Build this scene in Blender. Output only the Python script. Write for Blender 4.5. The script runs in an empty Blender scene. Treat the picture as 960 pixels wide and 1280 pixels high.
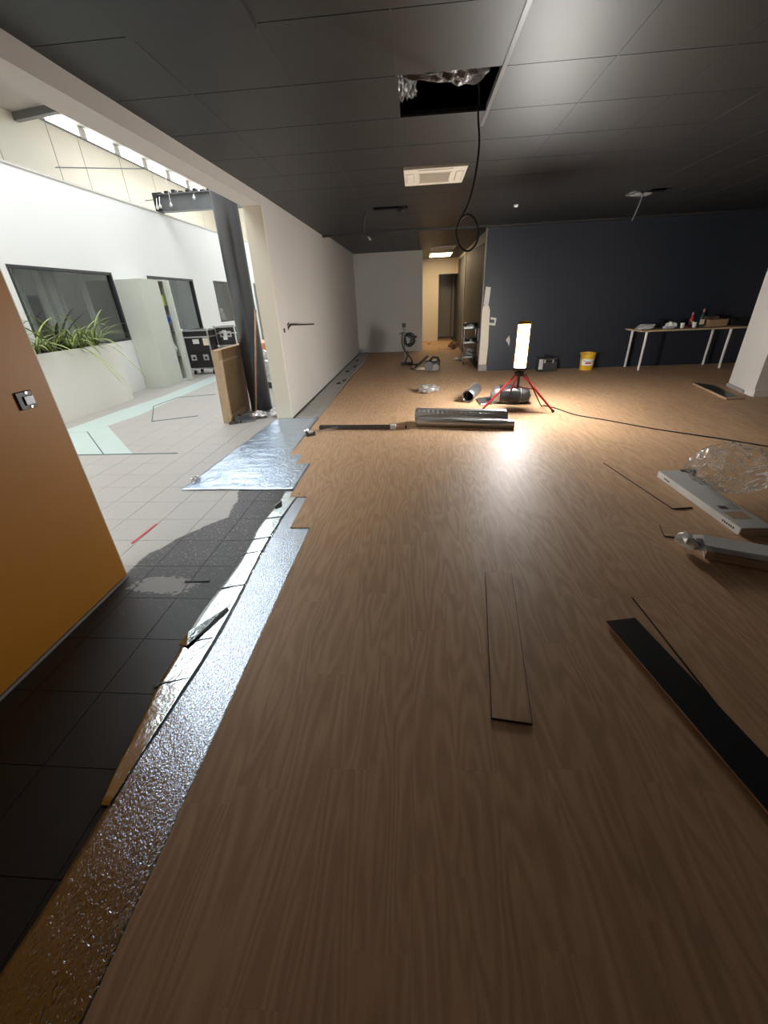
import bpy, bmesh, math, random
from mathutils import Vector, Matrix, noise
random.seed(7)
sc = bpy.context.scene
C = sc.collection

# ---------------------------------------------------------------- camera
CAM_Z = 1.445
F_PX = 505.0
PITCH, YAW, ROLL = 0.4838, 0.09158, -0.0473
def cam_matrix(p, y, r):
    cy, sy, cp, sp, cr, sr = math.cos(y), math.sin(y), math.cos(p), math.sin(p), math.cos(r), math.sin(r)
    B = Matrix(((1, 0, 0), (0, 0, -1), (0, 1, 0)))
    Y = Matrix(((cy, 0, sy), (0, 1, 0), (-sy, 0, cy)))
    P = Matrix(((1, 0, 0), (0, cp, -sp), (0, sp, cp)))
    R = Matrix(((cr, -sr, 0), (sr, cr, 0), (0, 0, 1)))
    return R @ P @ Y @ B
CM = cam_matrix(PITCH, YAW, ROLL)
cam = bpy.data.cameras.new('camera')
cam.sensor_fit = 'VERTICAL'; cam.sensor_height = 36.0; cam.lens = F_PX / 1280 * 36.0
cam.clip_start = 0.02; cam.clip_end = 200
camo = bpy.data.objects.new('camera', cam); C.objects.link(camo)
camo.matrix_world = Matrix.Translation((0, 0, CAM_Z)) @ Matrix((CM[0], -CM[1], -CM[2])).transposed().to_4x4()
sc.camera = camo

# ---------------------------------------------------------------- world, exposure
w = bpy.data.worlds.new('world'); sc.world = w; w.use_nodes = True
w.node_tree.nodes['Background'].inputs[0].default_value = (0.75, 0.85, 1.0, 1)
w.node_tree.nodes['Background'].inputs[1].default_value = 0.3
sc.view_settings.view_transform = 'Standard'
sc.view_settings.look = 'None'
sc.view_settings.gamma = 1.0
sc.view_settings.use_curve_mapping = False
sc.view_settings.exposure = 0.0
sc.cycles.use_denoising = True
sc.cycles.max_bounces = 8
sc.cycles.diffuse_bounces = 4
sc.cycles.glossy_bounces = 4
sc.cycles.transparent_max_bounces = 12
sc.cycles.sample_clamp_indirect = 6.0

LAMP_STRENGTH = 272.0        # work lamp panels
ROOFLIGHT_STRENGTH = 6.5    # daylight through the rooflights of the atrium
CLERESTORY_STRENGTH = 4.0
CORRIDOR_STRENGTH = 17.0

# ---------------------------------------------------------------- materials
def nd(nt, t, **kw):
    n = nt.nodes.new(t)
    for k, v in kw.items():
        setattr(n, k, v)
    return n
def math_node(nt, op, a, b=None, clamp=False):
    n = nd(nt, 'ShaderNodeMath', operation=op); n.use_clamp = clamp
    for i, v in enumerate((a, b)):
        if v is None: continue
        if isinstance(v, (int, float)): n.inputs[i].default_value = v
        else: nt.links.new(v, n.inputs[i])
    return n.outputs[0]
def mixc(nt, fac, a, b, mode='MIX'):
    n = nd(nt, 'ShaderNodeMix', data_type='RGBA', blend_type=mode)
    for s, v in ((n.inputs[0], fac), (n.inputs[6], a), (n.inputs[7], b)):
        if isinstance(v, (int, float)): s.default_value = v
        elif isinstance(v, tuple): s.default_value = (*v, 1)
        else: nt.links.new(v, s)
    return n.outputs[2]
def noise_tex(nt, vec, scale, detail=3, rough=0.5, dist=0.0):
    n = nd(nt, 'ShaderNodeTexNoise'); n.inputs['Scale'].default_value = scale
    n.inputs['Detail'].default_value = detail; n.inputs['Roughness'].default_value = rough
    n.inputs['Distortion'].default_value = dist
    if vec is not None: nt.links.new(vec, n.inputs['Vector'])
    return n.outputs['Fac']
def mapping(nt, vec, scale=(1, 1, 1), loc=(0, 0, 0)):
    n = nd(nt, 'ShaderNodeMapping'); n.inputs['Scale'].default_value = scale; n.inputs['Location'].default_value = loc
    nt.links.new(vec, n.inputs['Vector']); return n.outputs[0]
def bump_node(nt, height, strength=0.2, dist=0.01):
    n = nd(nt, 'ShaderNodeBump'); n.inputs['Strength'].default_value = strength; n.inputs['Distance'].default_value = dist
    nt.links.new(height, n.inputs['Height']); return n.outputs[0]
def base_mat(name):
    m = bpy.data.materials.new(name); m.use_nodes = True
    nt = m.node_tree; b = nt.nodes['Principled BSDF']
    tc = nd(nt, 'ShaderNodeTexCoord')
    return m, nt, b, tc.outputs['Object']
def mat(name, col, rough=0.5, metal=0.0, spec=0.5, var=0.12, vscale=6.0, bump=0.0, bscale=60.0, bdist=0.004, trans=0.0):
    m, nt, b, oc = base_mat(name)
    n = noise_tex(nt, oc, vscale, 4)
    dark = tuple(c * (1 - var) for c in col); lite = tuple(min(1, c * (1 + var)) for c in col)
    nt.links.new(mixc(nt, n, dark, lite), b.inputs['Base Color'])
    b.inputs['Roughness'].default_value = rough; b.inputs['Metallic'].default_value = metal
    b.inputs['Specular IOR Level'].default_value = spec
    if trans: b.inputs['Transmission Weight'].default_value = trans
    if bump:
        nt.links.new(bump_node(nt, noise_tex(nt, oc, bscale, 3), bump, bdist), b.inputs['Normal'])
    return m
def emit(name, col, strength):
    m, nt, b, oc = base_mat(name)
    b.inputs['Base Color'].default_value = (0.8, 0.8, 0.8, 1)
    b.inputs['Emission Color'].default_value = (*col, 1); b.inputs['Emission Strength'].default_value = strength
    return m
def schlick(nt, k=0.96):
    lw = nd(nt, 'ShaderNodeLayerWeight'); lw.inputs[0].default_value = 0.5
    f = math_node(nt, 'MULTIPLY', math_node(nt, 'POWER', lw.outputs['Facing'], 5.0), k)
    return math_node(nt, 'ADD', f, 0.04, True)
def glass_pane(name, tint=(0.8, 0.85, 0.85), gloss=0.04):
    m = bpy.data.materials.new(name); m.use_nodes = True; nt = m.node_tree
    for n in list(nt.nodes): nt.nodes.remove(n)
    out = nd(nt, 'ShaderNodeOutputMaterial'); tr = nd(nt, 'ShaderNodeBsdfTransparent'); gl = nd(nt, 'ShaderNodeBsdfGlossy')
    tr.inputs[0].default_value = (*tint, 1); gl.inputs['Roughness'].default_value = 0.03
    f2 = math_node(nt, 'ADD', schlick(nt, 0.5), gloss, True)
    mx = nd(nt, 'ShaderNodeMixShader'); nt.links.new(f2, mx.inputs[0])
    nt.links.new(tr.outputs[0], mx.inputs[1]); nt.links.new(gl.outputs[0], mx.inputs[2]); nt.links.new(mx.outputs[0], out.inputs[0])
    return m
def film_mat(name, opacity=0.35):
    m = bpy.data.materials.new(name); m.use_nodes = True; nt = m.node_tree
    for n in list(nt.nodes): nt.nodes.remove(n)
    out = nd(nt, 'ShaderNodeOutputMaterial'); tr = nd(nt, 'ShaderNodeBsdfTransparent'); gl = nd(nt, 'ShaderNodeBsdfGlossy')
    df = nd(nt, 'ShaderNodeBsdfTranslucent'); d2 = nd(nt, 'ShaderNodeBsdfDiffuse')
    for d in (df, d2): d.inputs[0].default_value = (0.8, 0.8, 0.78, 1)
    tr.inputs[0].default_value = (0.98, 0.98, 0.975, 1); gl.inputs['Roughness'].default_value = 0.12
    tc = nd(nt, 'ShaderNodeTexCoord'); nz = noise_tex(nt, tc.outputs['Object'], 6, 2, 0.5, 1.4)
    ridge = math_node(nt, 'ABSOLUTE', math_node(nt, 'SUBTRACT', nz, 0.5))
    ridge = math_node(nt, 'SUBTRACT', 1.0, math_node(nt, 'MULTIPLY', ridge, 14.0), True)
    ridge = math_node(nt, 'POWER', math_node(nt, 'MAXIMUM', ridge, 0.0), 2.0)
    f1 = math_node(nt, 'ADD', math_node(nt, 'MULTIPLY', ridge, 0.45), opacity * 0.4, True)
    m0 = nd(nt, 'ShaderNodeMixShader'); m0.inputs[0].default_value = 0.5
    nt.links.new(df.outputs[0], m0.inputs[1]); nt.links.new(d2.outputs[0], m0.inputs[2])
    m1 = nd(nt, 'ShaderNodeMixShader'); nt.links.new(f1, m1.inputs[0])
    nt.links.new(tr.outputs[0], m1.inputs[1]); nt.links.new(m0.outputs[0], m1.inputs[2])
    f2 = math_node(nt, 'ADD', schlick(nt, 0.55), opacity * 0.2, True)
    bn = bump_node(nt, nz, 0.6, 0.03); nt.links.new(bn, gl.inputs['Normal'])
    m2 = nd(nt, 'ShaderNodeMixShader'); nt.links.new(f2, m2.inputs[0])
    nt.links.new(m1.outputs[0], m2.inputs[1]); nt.links.new(gl.outputs[0], m2.inputs[2]); nt.links.new(m2.outputs[0], out.inputs[0])
    return m
def wood_mat(name, light, dark, rough=0.4):
    """oak-look vinyl: contour lines of a stretched noise give the cathedral grain; 'pid' shifts each plank"""
    m, nt, b, oc = base_mat(name)
    at = nd(nt, 'ShaderNodeAttribute', attribute_name='pid')
    comb = nd(nt, 'ShaderNodeCombineXYZ')
    nt.links.new(math_node(nt, 'MULTIPLY', at.outputs['Fac'], 13.7), comb.inputs[0])
    nt.links.new(math_node(nt, 'MULTIPLY', at.outputs['Fac'], 5.3), comb.inputs[1])
    nt.links.new(at.outputs['Fac'], comb.inputs[2])
    add = nd(nt, 'ShaderNodeVectorMath', operation='ADD'); nt.links.new(oc, add.inputs[0]); nt.links.new(comb.outputs[0], add.inputs[1])
    v = add.outputs[0]
    n1 = noise_tex(nt, mapping(nt, v, (6.5, 0.75, 1)), 1.0, 2.0, 0.45, 0.2)
    rings = math_node(nt, 'SINE', math_node(nt, 'MULTIPLY', n1, 80.0))
    rings = math_node(nt, 'MULTIPLY_ADD', rings, 0.5); nt.nodes[-1].inputs[2].default_value = 0.5
    fib = noise_tex(nt, mapping(nt, v, (160, 5, 1)), 1.0, 3, 0.6)
    broad = noise_tex(nt, mapping(nt, v, (26, 1.2, 1)), 1.0, 3, 0.55)
    rnd = nd(nt, 'ShaderNodeTexWhiteNoise', noise_dimensions='1D'); nt.links.new(at.outputs['Fac'], rnd.inputs['W'])
    f = math_node(nt, 'MULTIPLY', rings, 0.22)
    f = math_node(nt, 'ADD', f, math_node(nt, 'MULTIPLY', fib, 0.32))
    f = math_node(nt, 'ADD', f, math_node(nt, 'MULTIPLY', broad, 0.36))
    f = math_node(nt, 'ADD', f, math_node(nt, 'MULTIPLY', rnd.outputs['Value'], 0.05))
    f = math_node(nt, 'SUBTRACT', f, -0.02, True)
    nt.links.new(mixc(nt, f, dark, light), b.inputs['Base Color'])
    r = math_node(nt, 'MULTIPLY_ADD', fib, 0.12); nt.nodes[-1].inputs[2].default_value = rough - 0.06
    nt.links.new(r, b.inputs['Roughness'])
    b.inputs['Specular IOR Level'].default_value = 0.36
    nt.links.new(bump_node(nt, math_node(nt, 'ADD', math_node(nt, 'MULTIPLY', rings, 0.4), fib), 0.35, 0.0012), b.inputs['Normal'])
    return m
def foil_mat(name, col=(0.86, 0.88, 0.9), rough=0.2, emboss=0.5, escale=170.0, wrinkle=0.3):
    m, nt, b, oc = base_mat(name)
    b.inputs['Base Color'].default_value = (*col, 1); b.inputs['Metallic'].default_value = 1.0
    n1 = noise_tex(nt, mapping(nt, oc, (1, 0.75, 1)), escale, 2, 0.55, 0.6)
    n2 = noise_tex(nt, oc, 11, 3, 0.6, 1.5)
    h = math_node(nt, 'ADD', math_node(nt, 'MULTIPLY', n1, emboss), math_node(nt, 'MULTIPLY', n2, wrinkle * 4))
    nt.links.new(bump_node(nt, h, 0.8, 0.006), b.inputs['Normal'])
    r = math_node(nt, 'MULTIPLY_ADD', n2, 0.12); nt.nodes[-1].inputs[2].default_value = rough - 0.05
    nt.links.new(r, b.inputs['Roughness'])
    return m

M = {}
M['wood'] = wood_mat('oak_vinyl', (0.74, 0.485, 0.295), (0.30, 0.17, 0.088), 0.56)
M['plank_edge'] = mat('vinyl_core', (0.03, 0.027, 0.025), 0.6)
M['plank_back'] = mat('plank_backing', (0.006, 0.006, 0.007), 0.75, bump=0.3, bscale=200, bdist=0.001, spec=0.25)
M['ceil'] = mat('ceiling_tile_black', (0.0115, 0.0117, 0.012), 0.47, spec=0.55, var=0.1, vscale=9, bump=0.25, bscale=240, bdist=0.002)
M['tbar'] = mat('tbar_grey', (0.026, 0.026, 0.026), 0.5)
M['tbar_lit'] = mat('tbar_grey_lit', (0.16, 0.16, 0.155), 0.4)  # lit copy of the grid bar grey
M['void'] = mat('plenum_dark', (0.008, 0.008, 0.009), 0.9)
M['white'] = mat('white_paint', (0.64, 0.61, 0.57), 0.6, var=0.03, vscale=2, bump=0.08, bscale=120, bdist=0.002)
M['grey_paint'] = mat('grey_primer', (0.30, 0.28, 0.265), 0.6, var=0.05, vscale=3)
M['atrium_white'] = mat('atrium_white', (0.82, 0.82, 0.80), 0.55, var=0.02, vscale=2)
M['cream'] = mat('cream_paint', (0.74, 0.66, 0.52), 0.6, var=0.03, vscale=2)
M['jamb'] = mat('jamb_cream', (0.88, 0.80, 0.64), 0.6, var=0.02)
M['beige'] = mat('beige_panel', (0.74, 0.68, 0.55), 0.5, var=0.04, vscale=1.5)
M['orange'] = mat('ochre_paint', (0.54, 0.215, 0.010), 0.5, var=0.06, vscale=3, bump=0.15, bscale=160, bdist=0.002)
M['navy'] = mat('navy_paint', (0.020, 0.025, 0.037), 0.5, var=0.12, vscale=4, bump=0.12, bscale=120, bdist=0.002)
M['soffit'] = mat('soffit_plaster', (0.62, 0.58, 0.53), 0.7, var=0.03)
M['steel_dark'] = mat('dark_grey_steel', (0.09, 0.095, 0.10), 0.25, metal=0.6, var=0.15)
M['steel_mid'] = mat('grey_steel', (0.22, 0.23, 0.24), 0.35, metal=0.4)
M['alu'] = mat('aluminium', (0.72, 0.72, 0.73), 0.28, metal=0.95)
M['chrome'] = mat('chrome', (0.8, 0.8, 0.8), 0.12, metal=1.0)
M['black'] = mat('black_plastic', (0.012, 0.012, 0.013), 0.4)
M['rubber'] = mat('black_rubber', (0.015, 0.015, 0.015), 0.65)
M['red'] = mat('red_paint', (0.55, 0.035, 0.04), 0.35)
M['yellow'] = mat('yellow_plastic', (0.75, 0.45, 0.03), 0.35, var=0.15, vscale=20)
M['cardboard'] = mat('cardboard', (0.36, 0.23, 0.12), 0.8, var=0.2, vscale=9)
M['cardboard_edge'] = mat('cardboard_pale', (0.52, 0.38, 0.24), 0.8, var=0.15, vscale=20)
M['carton'] = mat('printed_carton', (0.50, 0.49, 0.48), 0.5, var=0.12, vscale=8)
M['carton_brown'] = mat('carton_brown', (0.42, 0.28, 0.18), 0.75, var=0.12, vscale=12)
M['print'] = mat('dark_print', (0.05, 0.045, 0.045), 0.5)
M['paper'] = mat('white_paper', (0.8, 0.79, 0.76), 0.6)
M['cabinet'] = mat('pale_grey_green', (0.60, 0.62, 0.55), 0.45, var=0.03)
M['planter'] = mat('planter_white', (0.87, 0.85, 0.79), 0.5, var=0.02)
M['soil'] = mat('soil', (0.03, 0.022, 0.015), 0.9, var=0.4, vscale=60, bump=0.6)
M['curtain'] = mat('grey_curtain', (0.62, 0.60, 0.54), 0.8, var=0.15)
M['curtain_d'] = mat('dark_curtain', (0.16, 0.16, 0.16), 0.8, var=0.15)
M['office'] = mat('office_grey', (0.50, 0.49, 0.46), 0.8)
M['frame'] = mat('window_frame_dark', (0.03, 0.03, 0.033), 0.4)
M['glass'] = glass_pane('window_glass')
M['grey_door'] = mat('grey_door', (0.30, 0.28, 0.26), 0.5, var=0.05)
M['grey_door_d'] = mat('grey_door_dark', (0.10, 0.10, 0.11), 0.5)
M['mint'] = mat('mint_floor_tile', (0.50, 0.60, 0.56), 0.35, var=0.06, vscale=5)
M['teal'] = mat('teal_line', (0.06, 0.13, 0.12), 0.5)
M['foil'] = foil_mat('foil_emboss', (0.55, 0.61, 0.69), rough=0.24, emboss=0.55, escale=120, wrinkle=0.05)  # slight blue tint: some sky reflection put into the foil colour
M['foil_sky_tint'] = foil_mat('foil_wrinkled_sky_tint', (0.66, 0.79, 0.96), rough=0.3, emboss=0.25, escale=90, wrinkle=0.5)  # blue of the reflected sky is painted into this silver foil
M['foil_tape'] = foil_mat('foil_tape', (0.68, 0.75, 0.76), rough=0.2, emboss=0.10, escale=80, wrinkle=0.2)
M['foil_roll'] = foil_mat('foil_roll', (0.88, 0.88, 0.89), rough=0.33, emboss=0.12, escale=60, wrinkle=0.12)
M['underlay_grey'] = mat('grey_underlay', (0.42, 0.41, 0.39), 0.4, metal=0.35, var=0.12, vscale=7, bump=0.35, bscale=25, bdist=0.006)
M['film'] = film_mat('clear_film', 0.08)
M['film_w'] = film_mat('milky_film', 1.5)
M['insul'] = mat('insulation_film', (0.13, 0.13, 0.128), 0.32, var=0.3, vscale=14, bump=0.8, bscale=18, bdist=0.02)
M['wood_pole'] = mat('pole_wood', (0.42, 0.24, 0.15), 0.5, var=0.2, vscale=12)
M['ply'] = mat('table_ply', (0.46, 0.33, 0.21), 0.5, var=0.15, vscale=10)
M['orange_wood'] = mat('orange_wood', (0.62, 0.28, 0.12), 0.5, var=0.15)
M['case_panel'] = mat('case_laminate', (0.018, 0.012, 0.014), 0.4, var=0.2)
M['sticker'] = mat('sticker', (0.72, 0.66, 0.5), 0.5, var=0.3, vscale=40)
M['lamp_panel'] = emit('led_panel', (1.0, 0.975, 0.93), LAMP_STRENGTH)
M['rooflight'] = emit('rooflight_glazing', (0.90, 0.96, 1.0), ROOFLIGHT_STRENGTH)
M['clerestory'] = emit('clerestory_glazing', (0.95, 0.98, 1.0), CLERESTORY_STRENGTH)
M['tube_warm'] = emit('warm_diffuser', (1.0, 0.76, 0.46), CORRIDOR_STRENGTH)

M['office_fill'] = emit('office_fill_glow', (1.0, 0.97, 0.92), 2.6)  # glow of the added office fill panels
def tile_mat():
    """grey stone tiles; near the new floor they carry an old black adhesive coat with its own ragged edge"""
    m, nt, b, oc = base_mat('floor_tile')
    at = nd(nt, 'ShaderNodeAttribute', attribute_name='pid')
    rnd = nd(nt, 'ShaderNodeTexWhiteNoise', noise_dimensions='1D'); nt.links.new(at.outputs['Fac'], rnd.inputs['W'])
    n = noise_tex(nt, oc, 30, 4, 0.6)
    base = mixc(nt, n, (0.36, 0.335, 0.305), (0.47, 0.445, 0.41))
    base = mixc(nt, math_node(nt, 'MULTIPLY', rnd.outputs['Value'], 0.25), base, (0.38, 0.35, 0.32))
    sep = nd(nt, 'ShaderNodeSeparateXYZ'); nt.links.new(oc, sep.inputs[0])
    X, Y = sep.outputs[0], sep.outputs[1]
    big = noise_tex(nt, oc, 5, 3, 0.6)
    # piecewise edge of the black coat: x of the edge as a function of y
    mr = nd(nt, 'ShaderNodeMapRange'); mr.inputs[1].default_value = 1.9; mr.inputs[2].default_value = 3.3
    nt.links.new(Y, mr.inputs[0])
    fc = nd(nt, 'ShaderNodeFloatCurve'); cv = fc.mapping.curves[0]
    pts = [(0.0, 0.0), (0.03, 0.25), (0.19, 0.28), (0.37, 0.44), (0.54, 0.69), (0.75, 0.66), (0.9, 0.555), (1.0, 0.55)]
    while len(cv.points) < len(pts): cv.points.new(0.5, 0.5)
    for p, q in zip(cv.points, pts): p.location = q; p.handle_type = 'VECTOR'
    fc.mapping.update(); nt.links.new(mr.outputs[0], fc.inputs['Value'])
    # curve value v -> x edge = -2.0 + v*0.78
    edge = math_node(nt, 'MULTIPLY_ADD', fc.outputs[0], 0.78); nt.nodes[-1].inputs[2].default_value = -2.02
    d = math_node(nt, 'SUBTRACT', X, edge)
    d = math_node(nt, 'ADD', d, math_node(nt, 'MULTIPLY', math_node(nt, 'SUBTRACT', big, 0.5), 0.10))
    coat = math_node(nt, 'MULTIPLY', d, 60.0, True)
    coat = math_node(nt, 'MULTIPLY', coat, math_node(nt, 'LESS_THAN', Y, 5.4))
    # scuffs and dust flecks on the coat, heavier further in
    fl = noise_tex(nt, oc, 55, 3, 0.7)
    fleck = math_node(nt, 'MULTIPLY', math_node(nt, 'SUBTRACT', fl, 0.575), 12.0, True)
    far = nd(nt, 'ShaderNodeMapRange'); far.inputs[1].default_value = 1.45; far.inputs[2].default_value = 2.2; nt.links.new(Y, far.inputs[0])
    fleck = math_node(nt, 'MULTIPLY', fleck, far.outputs[0])
    dust = math_node(nt, 'MULTIPLY', noise_tex(nt, oc, 9, 4, 0.6), math_node(nt, 'MULTIPLY', far.outputs[0], 0.20))
    # one spilled patch of pale filler
    dx = math_node(nt, 'MULTIPLY', math_node(nt, 'ADD', X, 1.50), 4.2)
    dy = math_node(nt, 'MULTIPLY', math_node(nt, 'SUBTRACT', Y, 1.82), 10.0)
    rr = math_node(nt, 'ADD', math_node(nt, 'MULTIPLY', dx, dx), math_node(nt, 'MULTIPLY', dy, dy))
    pn = noise_tex(nt, oc, 22, 4, 0.65)
    patch = math_node(nt, 'MULTIPLY', math_node(nt, 'SUBTRACT', math_node(nt, 'MULTIPLY', pn, 2.3), math_node(nt, 'ADD', rr, 0.42)), 9.0, True)
    patch = math_node(nt, 'MULTIPLY', patch, 0.6)
    dark = mixc(nt, n, (0.018, 0.018, 0.019), (0.034, 0.033, 0.033))
    dark = mixc(nt, dust, dark, (0.35, 0.33, 0.31))
    dark = mixc(nt, math_node(nt, 'MULTIPLY', fleck, 0.7), dark, (0.42, 0.40, 0.38))
    dark = mixc(nt, patch, dark, (0.40, 0.38, 0.35))
    nt.links.new(mixc(nt, coat, base, dark), b.inputs['Base Color'])
    r = math_node(nt, 'MULTIPLY_ADD', n, 0.2); nt.nodes[-1].inputs[2].default_value = 0.38
    nt.links.new(r, b.inputs['Roughness'])
    return m
M['tile'] = tile_mat()
M['panel_grey'] = mat('panel_grey', (0.085, 0.088, 0.097), 0.6, var=0.05, vscale=3)
M['grout'] = mat('grout', (0.09, 0.085, 0.08), 0.9)

# ---------------------------------------------------------------- geometry helpers
class MB:
    def __init__(s, T=None): s.v = []; s.f = []; s.pid = []; s.cur = 0.0; s.T = T
    def add(s, verts, faces):
        o = len(s.v)
        for p in verts:
            p = Vector(p)
            s.v.append(tuple(s.T @ p) if s.T is not None else tuple(p)); s.pid.append(s.cur)
        s.f += [tuple(o + i for i in f) for f in faces]; return s
    def box(s, x0, x1, y0, y1, z0, z1):
        return s.prism([(x0, y0), (x1, y0), (x1, y1), (x0, y1)], z0, z1)
    def prism(s, poly, z0, z1):
        n = len(poly)
        return s.add([(x, y, z0) for x, y in poly] + [(x, y, z1) for x, y in poly],
                     [tuple(range(n))[::-1], tuple(range(n, 2 * n))] + [(i, (i + 1) % n, n + (i + 1) % n, n + i) for i in range(n)])
    def xprism(s, poly, x0, x1):
        """polygon in (y, z), extruded along x"""
        n = len(poly)
        return s.add([(x0, y, z) for y, z in poly] + [(x1, y, z) for y, z in poly],
                     [tuple(range(n))[::-1], tuple(range(n, 2 * n))] + [(i, (i + 1) % n, n + (i + 1) % n, n + i) for i in range(n)])
    def yprism(s, poly, y0, y1):
        """polygon in (x, z), extruded along y"""
        n = len(poly)
        return s.add([(x, y0, z) for x, z in poly] + [(x, y1, z) for x, z in poly],
                     [tuple(range(n)), tuple(range(n, 2 * n))[::-1]] + [((i + 1) % n, i, n + i, n + (i + 1) % n) for i in range(n)])
    def tube(s, pts, r, n=8, caps=True):
        pts = [Vector(p) for p in pts]; rs = r if isinstance(r, (list, tuple)) else [r] * len(pts)
        vs, fs = [], []; up = None
        for i, p in enumerate(pts):
            t = (pts[min(i + 1, len(pts) - 1)] - pts[max(i - 1, 0)]).normalized()
            if up is None:
                up = Vector((0, 0, 1)) if abs(t.z) < 0.9 else Vector((1, 0, 0))
            a = t.cross(up).normalized(); b = a.cross(t).normalized(); up = b
            for k in range(n):
                q = 2 * math.pi * k / n
                vs.append(p + (a * math.cos(q) + b * math.sin(q)) * rs[i])
        for i in range(len(pts) - 1):
            for k in range(n):
                fs.append((i * n + k, i * n + (k + 1) % n, (i + 1) * n + (k + 1) % n, (i + 1) * n + k))
        if caps:
            fs.append(tuple(range(n))[::-1]); fs.append(tuple((len(pts) - 1) * n + k for k in range(n)))
        return s.add(vs, fs)
    def lathe(s, c, prof, n=20):
        vs, fs = [], []
        for r, z in prof:
            for k in range(n):
                q = 2 * math.pi * k / n; vs.append((c[0] + r * math.cos(q), c[1] + r * math.sin(q), c[2] + z))
        for i in range(len(prof) - 1):
            for k in range(n):
                fs.append((i * n + k, i * n + (k + 1) % n, (i + 1) * n + (k + 1) % n, (i + 1) * n + k))
        fs.append(tuple(range(n))[::-1]); fs.append(tuple((len(prof) - 1) * n + k for k in range(n)))
        return s.add(vs, fs)
    def grid(s, fn, nu, nv):
        return s.add([fn(i / nu, j / nv) for j in range(nv + 1) for i in range(nu + 1)],
                     [(j * (nu + 1) + i, j * (nu + 1) + i + 1, (j + 1) * (nu + 1) + i + 1, (j + 1) * (nu + 1) + i) for j in range(nv) for i in range(nu)])
    def build(s, name, m, parent=None, smooth=False, bevel=0.0, solid=0.0, pid=False, subsurf=0):
        me = bpy.data.meshes.new(name); me.from_pydata(s.v, [], s.f); me.update()
        if pid:
            a = me.attributes.new('pid', 'FLOAT', 'POINT'); a.data.foreach_set('value', s.pid)
        if smooth: me.polygons.foreach_set('use_smooth', [True] * len(me.polygons))
        for mm in (m if isinstance(m, (list, tuple)) else [m]): me.materials.append(M[mm] if isinstance(mm, str) else mm)
        o = bpy.data.objects.new(name, me); C.objects.link(o)
        if parent is not None:
            o.parent = parent
            o.matrix_parent_inverse = PINV.get(parent.name, Matrix.Identity(4))
        if solid:
            q = o.modifiers.new('solid', 'SOLIDIFY'); q.thickness = solid; q.offset = 0
        if bevel:
            q = o.modifiers.new('bevel', 'BEVEL'); q.width = bevel; q.segments = 2; q.limit_method = 'ANGLE'
        if subsurf:
            q = o.modifiers.new('sub', 'SUBSURF'); q.levels = subsurf; q.render_levels = subsurf
        return o
PINV = {}
def tag(o, label, cat, group=None):
    o['label'] = label; o['category'] = cat
    if group: o['group'] = group
    return o
def thing(name, label, cat, loc=(0, 0, 0), group=None):
    o = bpy.data.objects.new(name, None); C.objects.link(o); o.location = loc
    o.empty_display_size = 0.1
    PINV[o.name] = Matrix.Translation(loc).inverted()
    return tag(o, label, cat, group)
def struct(o, label=None):
    o['kind'] = 'structure'
    if label: o['label'] = label
    return o
def empty_struct(name, loc, label=None):
    o = bpy.data.objects.new(name, None); C.objects.link(o); o.location = loc; PINV[o.name] = Matrix.Translation(loc).inverted()
    return struct(o, label)
def stuff(o):
    o['kind'] = 'stuff'; return o
def to_px(p):
    c = CM @ (Vector(p) - Vector((0, 0, CAM_Z)))
    if c.z < 0.05: return None
    return 480 + F_PX * c.x / c.z, 640 + F_PX * c.y / c.z
def view_area(corners):
    """rough projected size inside the frame (0 when outside), used only to choose which pieces become parts"""
    ps = [to_px(p) for p in corners]
    if any(p is None for p in ps): 
        return 0
    xs = [min(960, max(0, p[0])) for p in ps]; ys = [min(1280, max(0, p[1])) for p in ps]
    a = 0
    for i in range(len(ps)):
        j = (i + 1) % len(ps); a += xs[i] * ys[j] - xs[j] * ys[i]
    return abs(a) / 2

# ================================================================ THE SETTING
ZC = 2.56            # main ceiling
FLOOR_T = 0.008      # planks on underlay
# ---- floor slab (grout level) with tiles and planks as its parts
floor = struct(MB().box(-9.2, 7.5, -3.0, 22.2, -0.15, -0.003).build('floor', 'grout'))
PW, PL = 0.15, 0.945
pieces = []
offs = {-1: 2.487, -2: 3.005, -3: 3.79, -4: 4.06}
pid = 0
for i in range(-4, 55):
    x0 = -0.769 + PW * i; x1 = x0 + PW
    if x1 > 7.4: break
    start = offs.get(i, None)
    ymax = 9.15
    if x1 <= 0.1935: ymax = 13.28
    elif x1 <= 1.46: ymax = 17.3
    if i == -4: ymax = 13.2
    if start is None:
        s0 = -2.9 - random.random() * PL; ymin = -2.9
        if i == 0: s0 = -2.9 - 0.2
    else: s0 = start; ymin = start
    y = s0
    while y < ymax:
        a, bb = max(y, ymin), min(y + PL, ymax)
        if bb - a > 0.02: pieces.append((x0, x1, a, bb, pid))
        pid += 1; y += PL
def solid_over(x0, x1, y0, y1):   # pieces that would lie wholly inside the pier on the right
    return x0 > 4.85 and y0 > 6.2 and y1 < 7.0
pieces = [p for p in pieces if not solid_over(*p[:4])]
pieces.sort(key=lambda p: -view_area([(p[0], p[2], 0), (p[1], p[2], 0), (p[1], p[3], 0), (p[0], p[3], 0)]))
rest = MB()
G = 0.00015
for k, (x0, x1, y0, y1, q) in enumerate(pieces):
    if k < 300:
        mb = MB(); mb.cur = float(q); mb.box(x0 + G, x1 - G, y0 + G, y1 - G, 0.004, FLOOR_T); mb.build('plank', 'wood', floor, pid=True)
    else:
        rest.cur = float(q); rest.box(x0 + G, x1 - G, y0 + G, y1 - G, 0.0, FLOOR_T)
stuff(rest.build('planks_beyond', 'wood', floor, pid=True))
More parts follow.
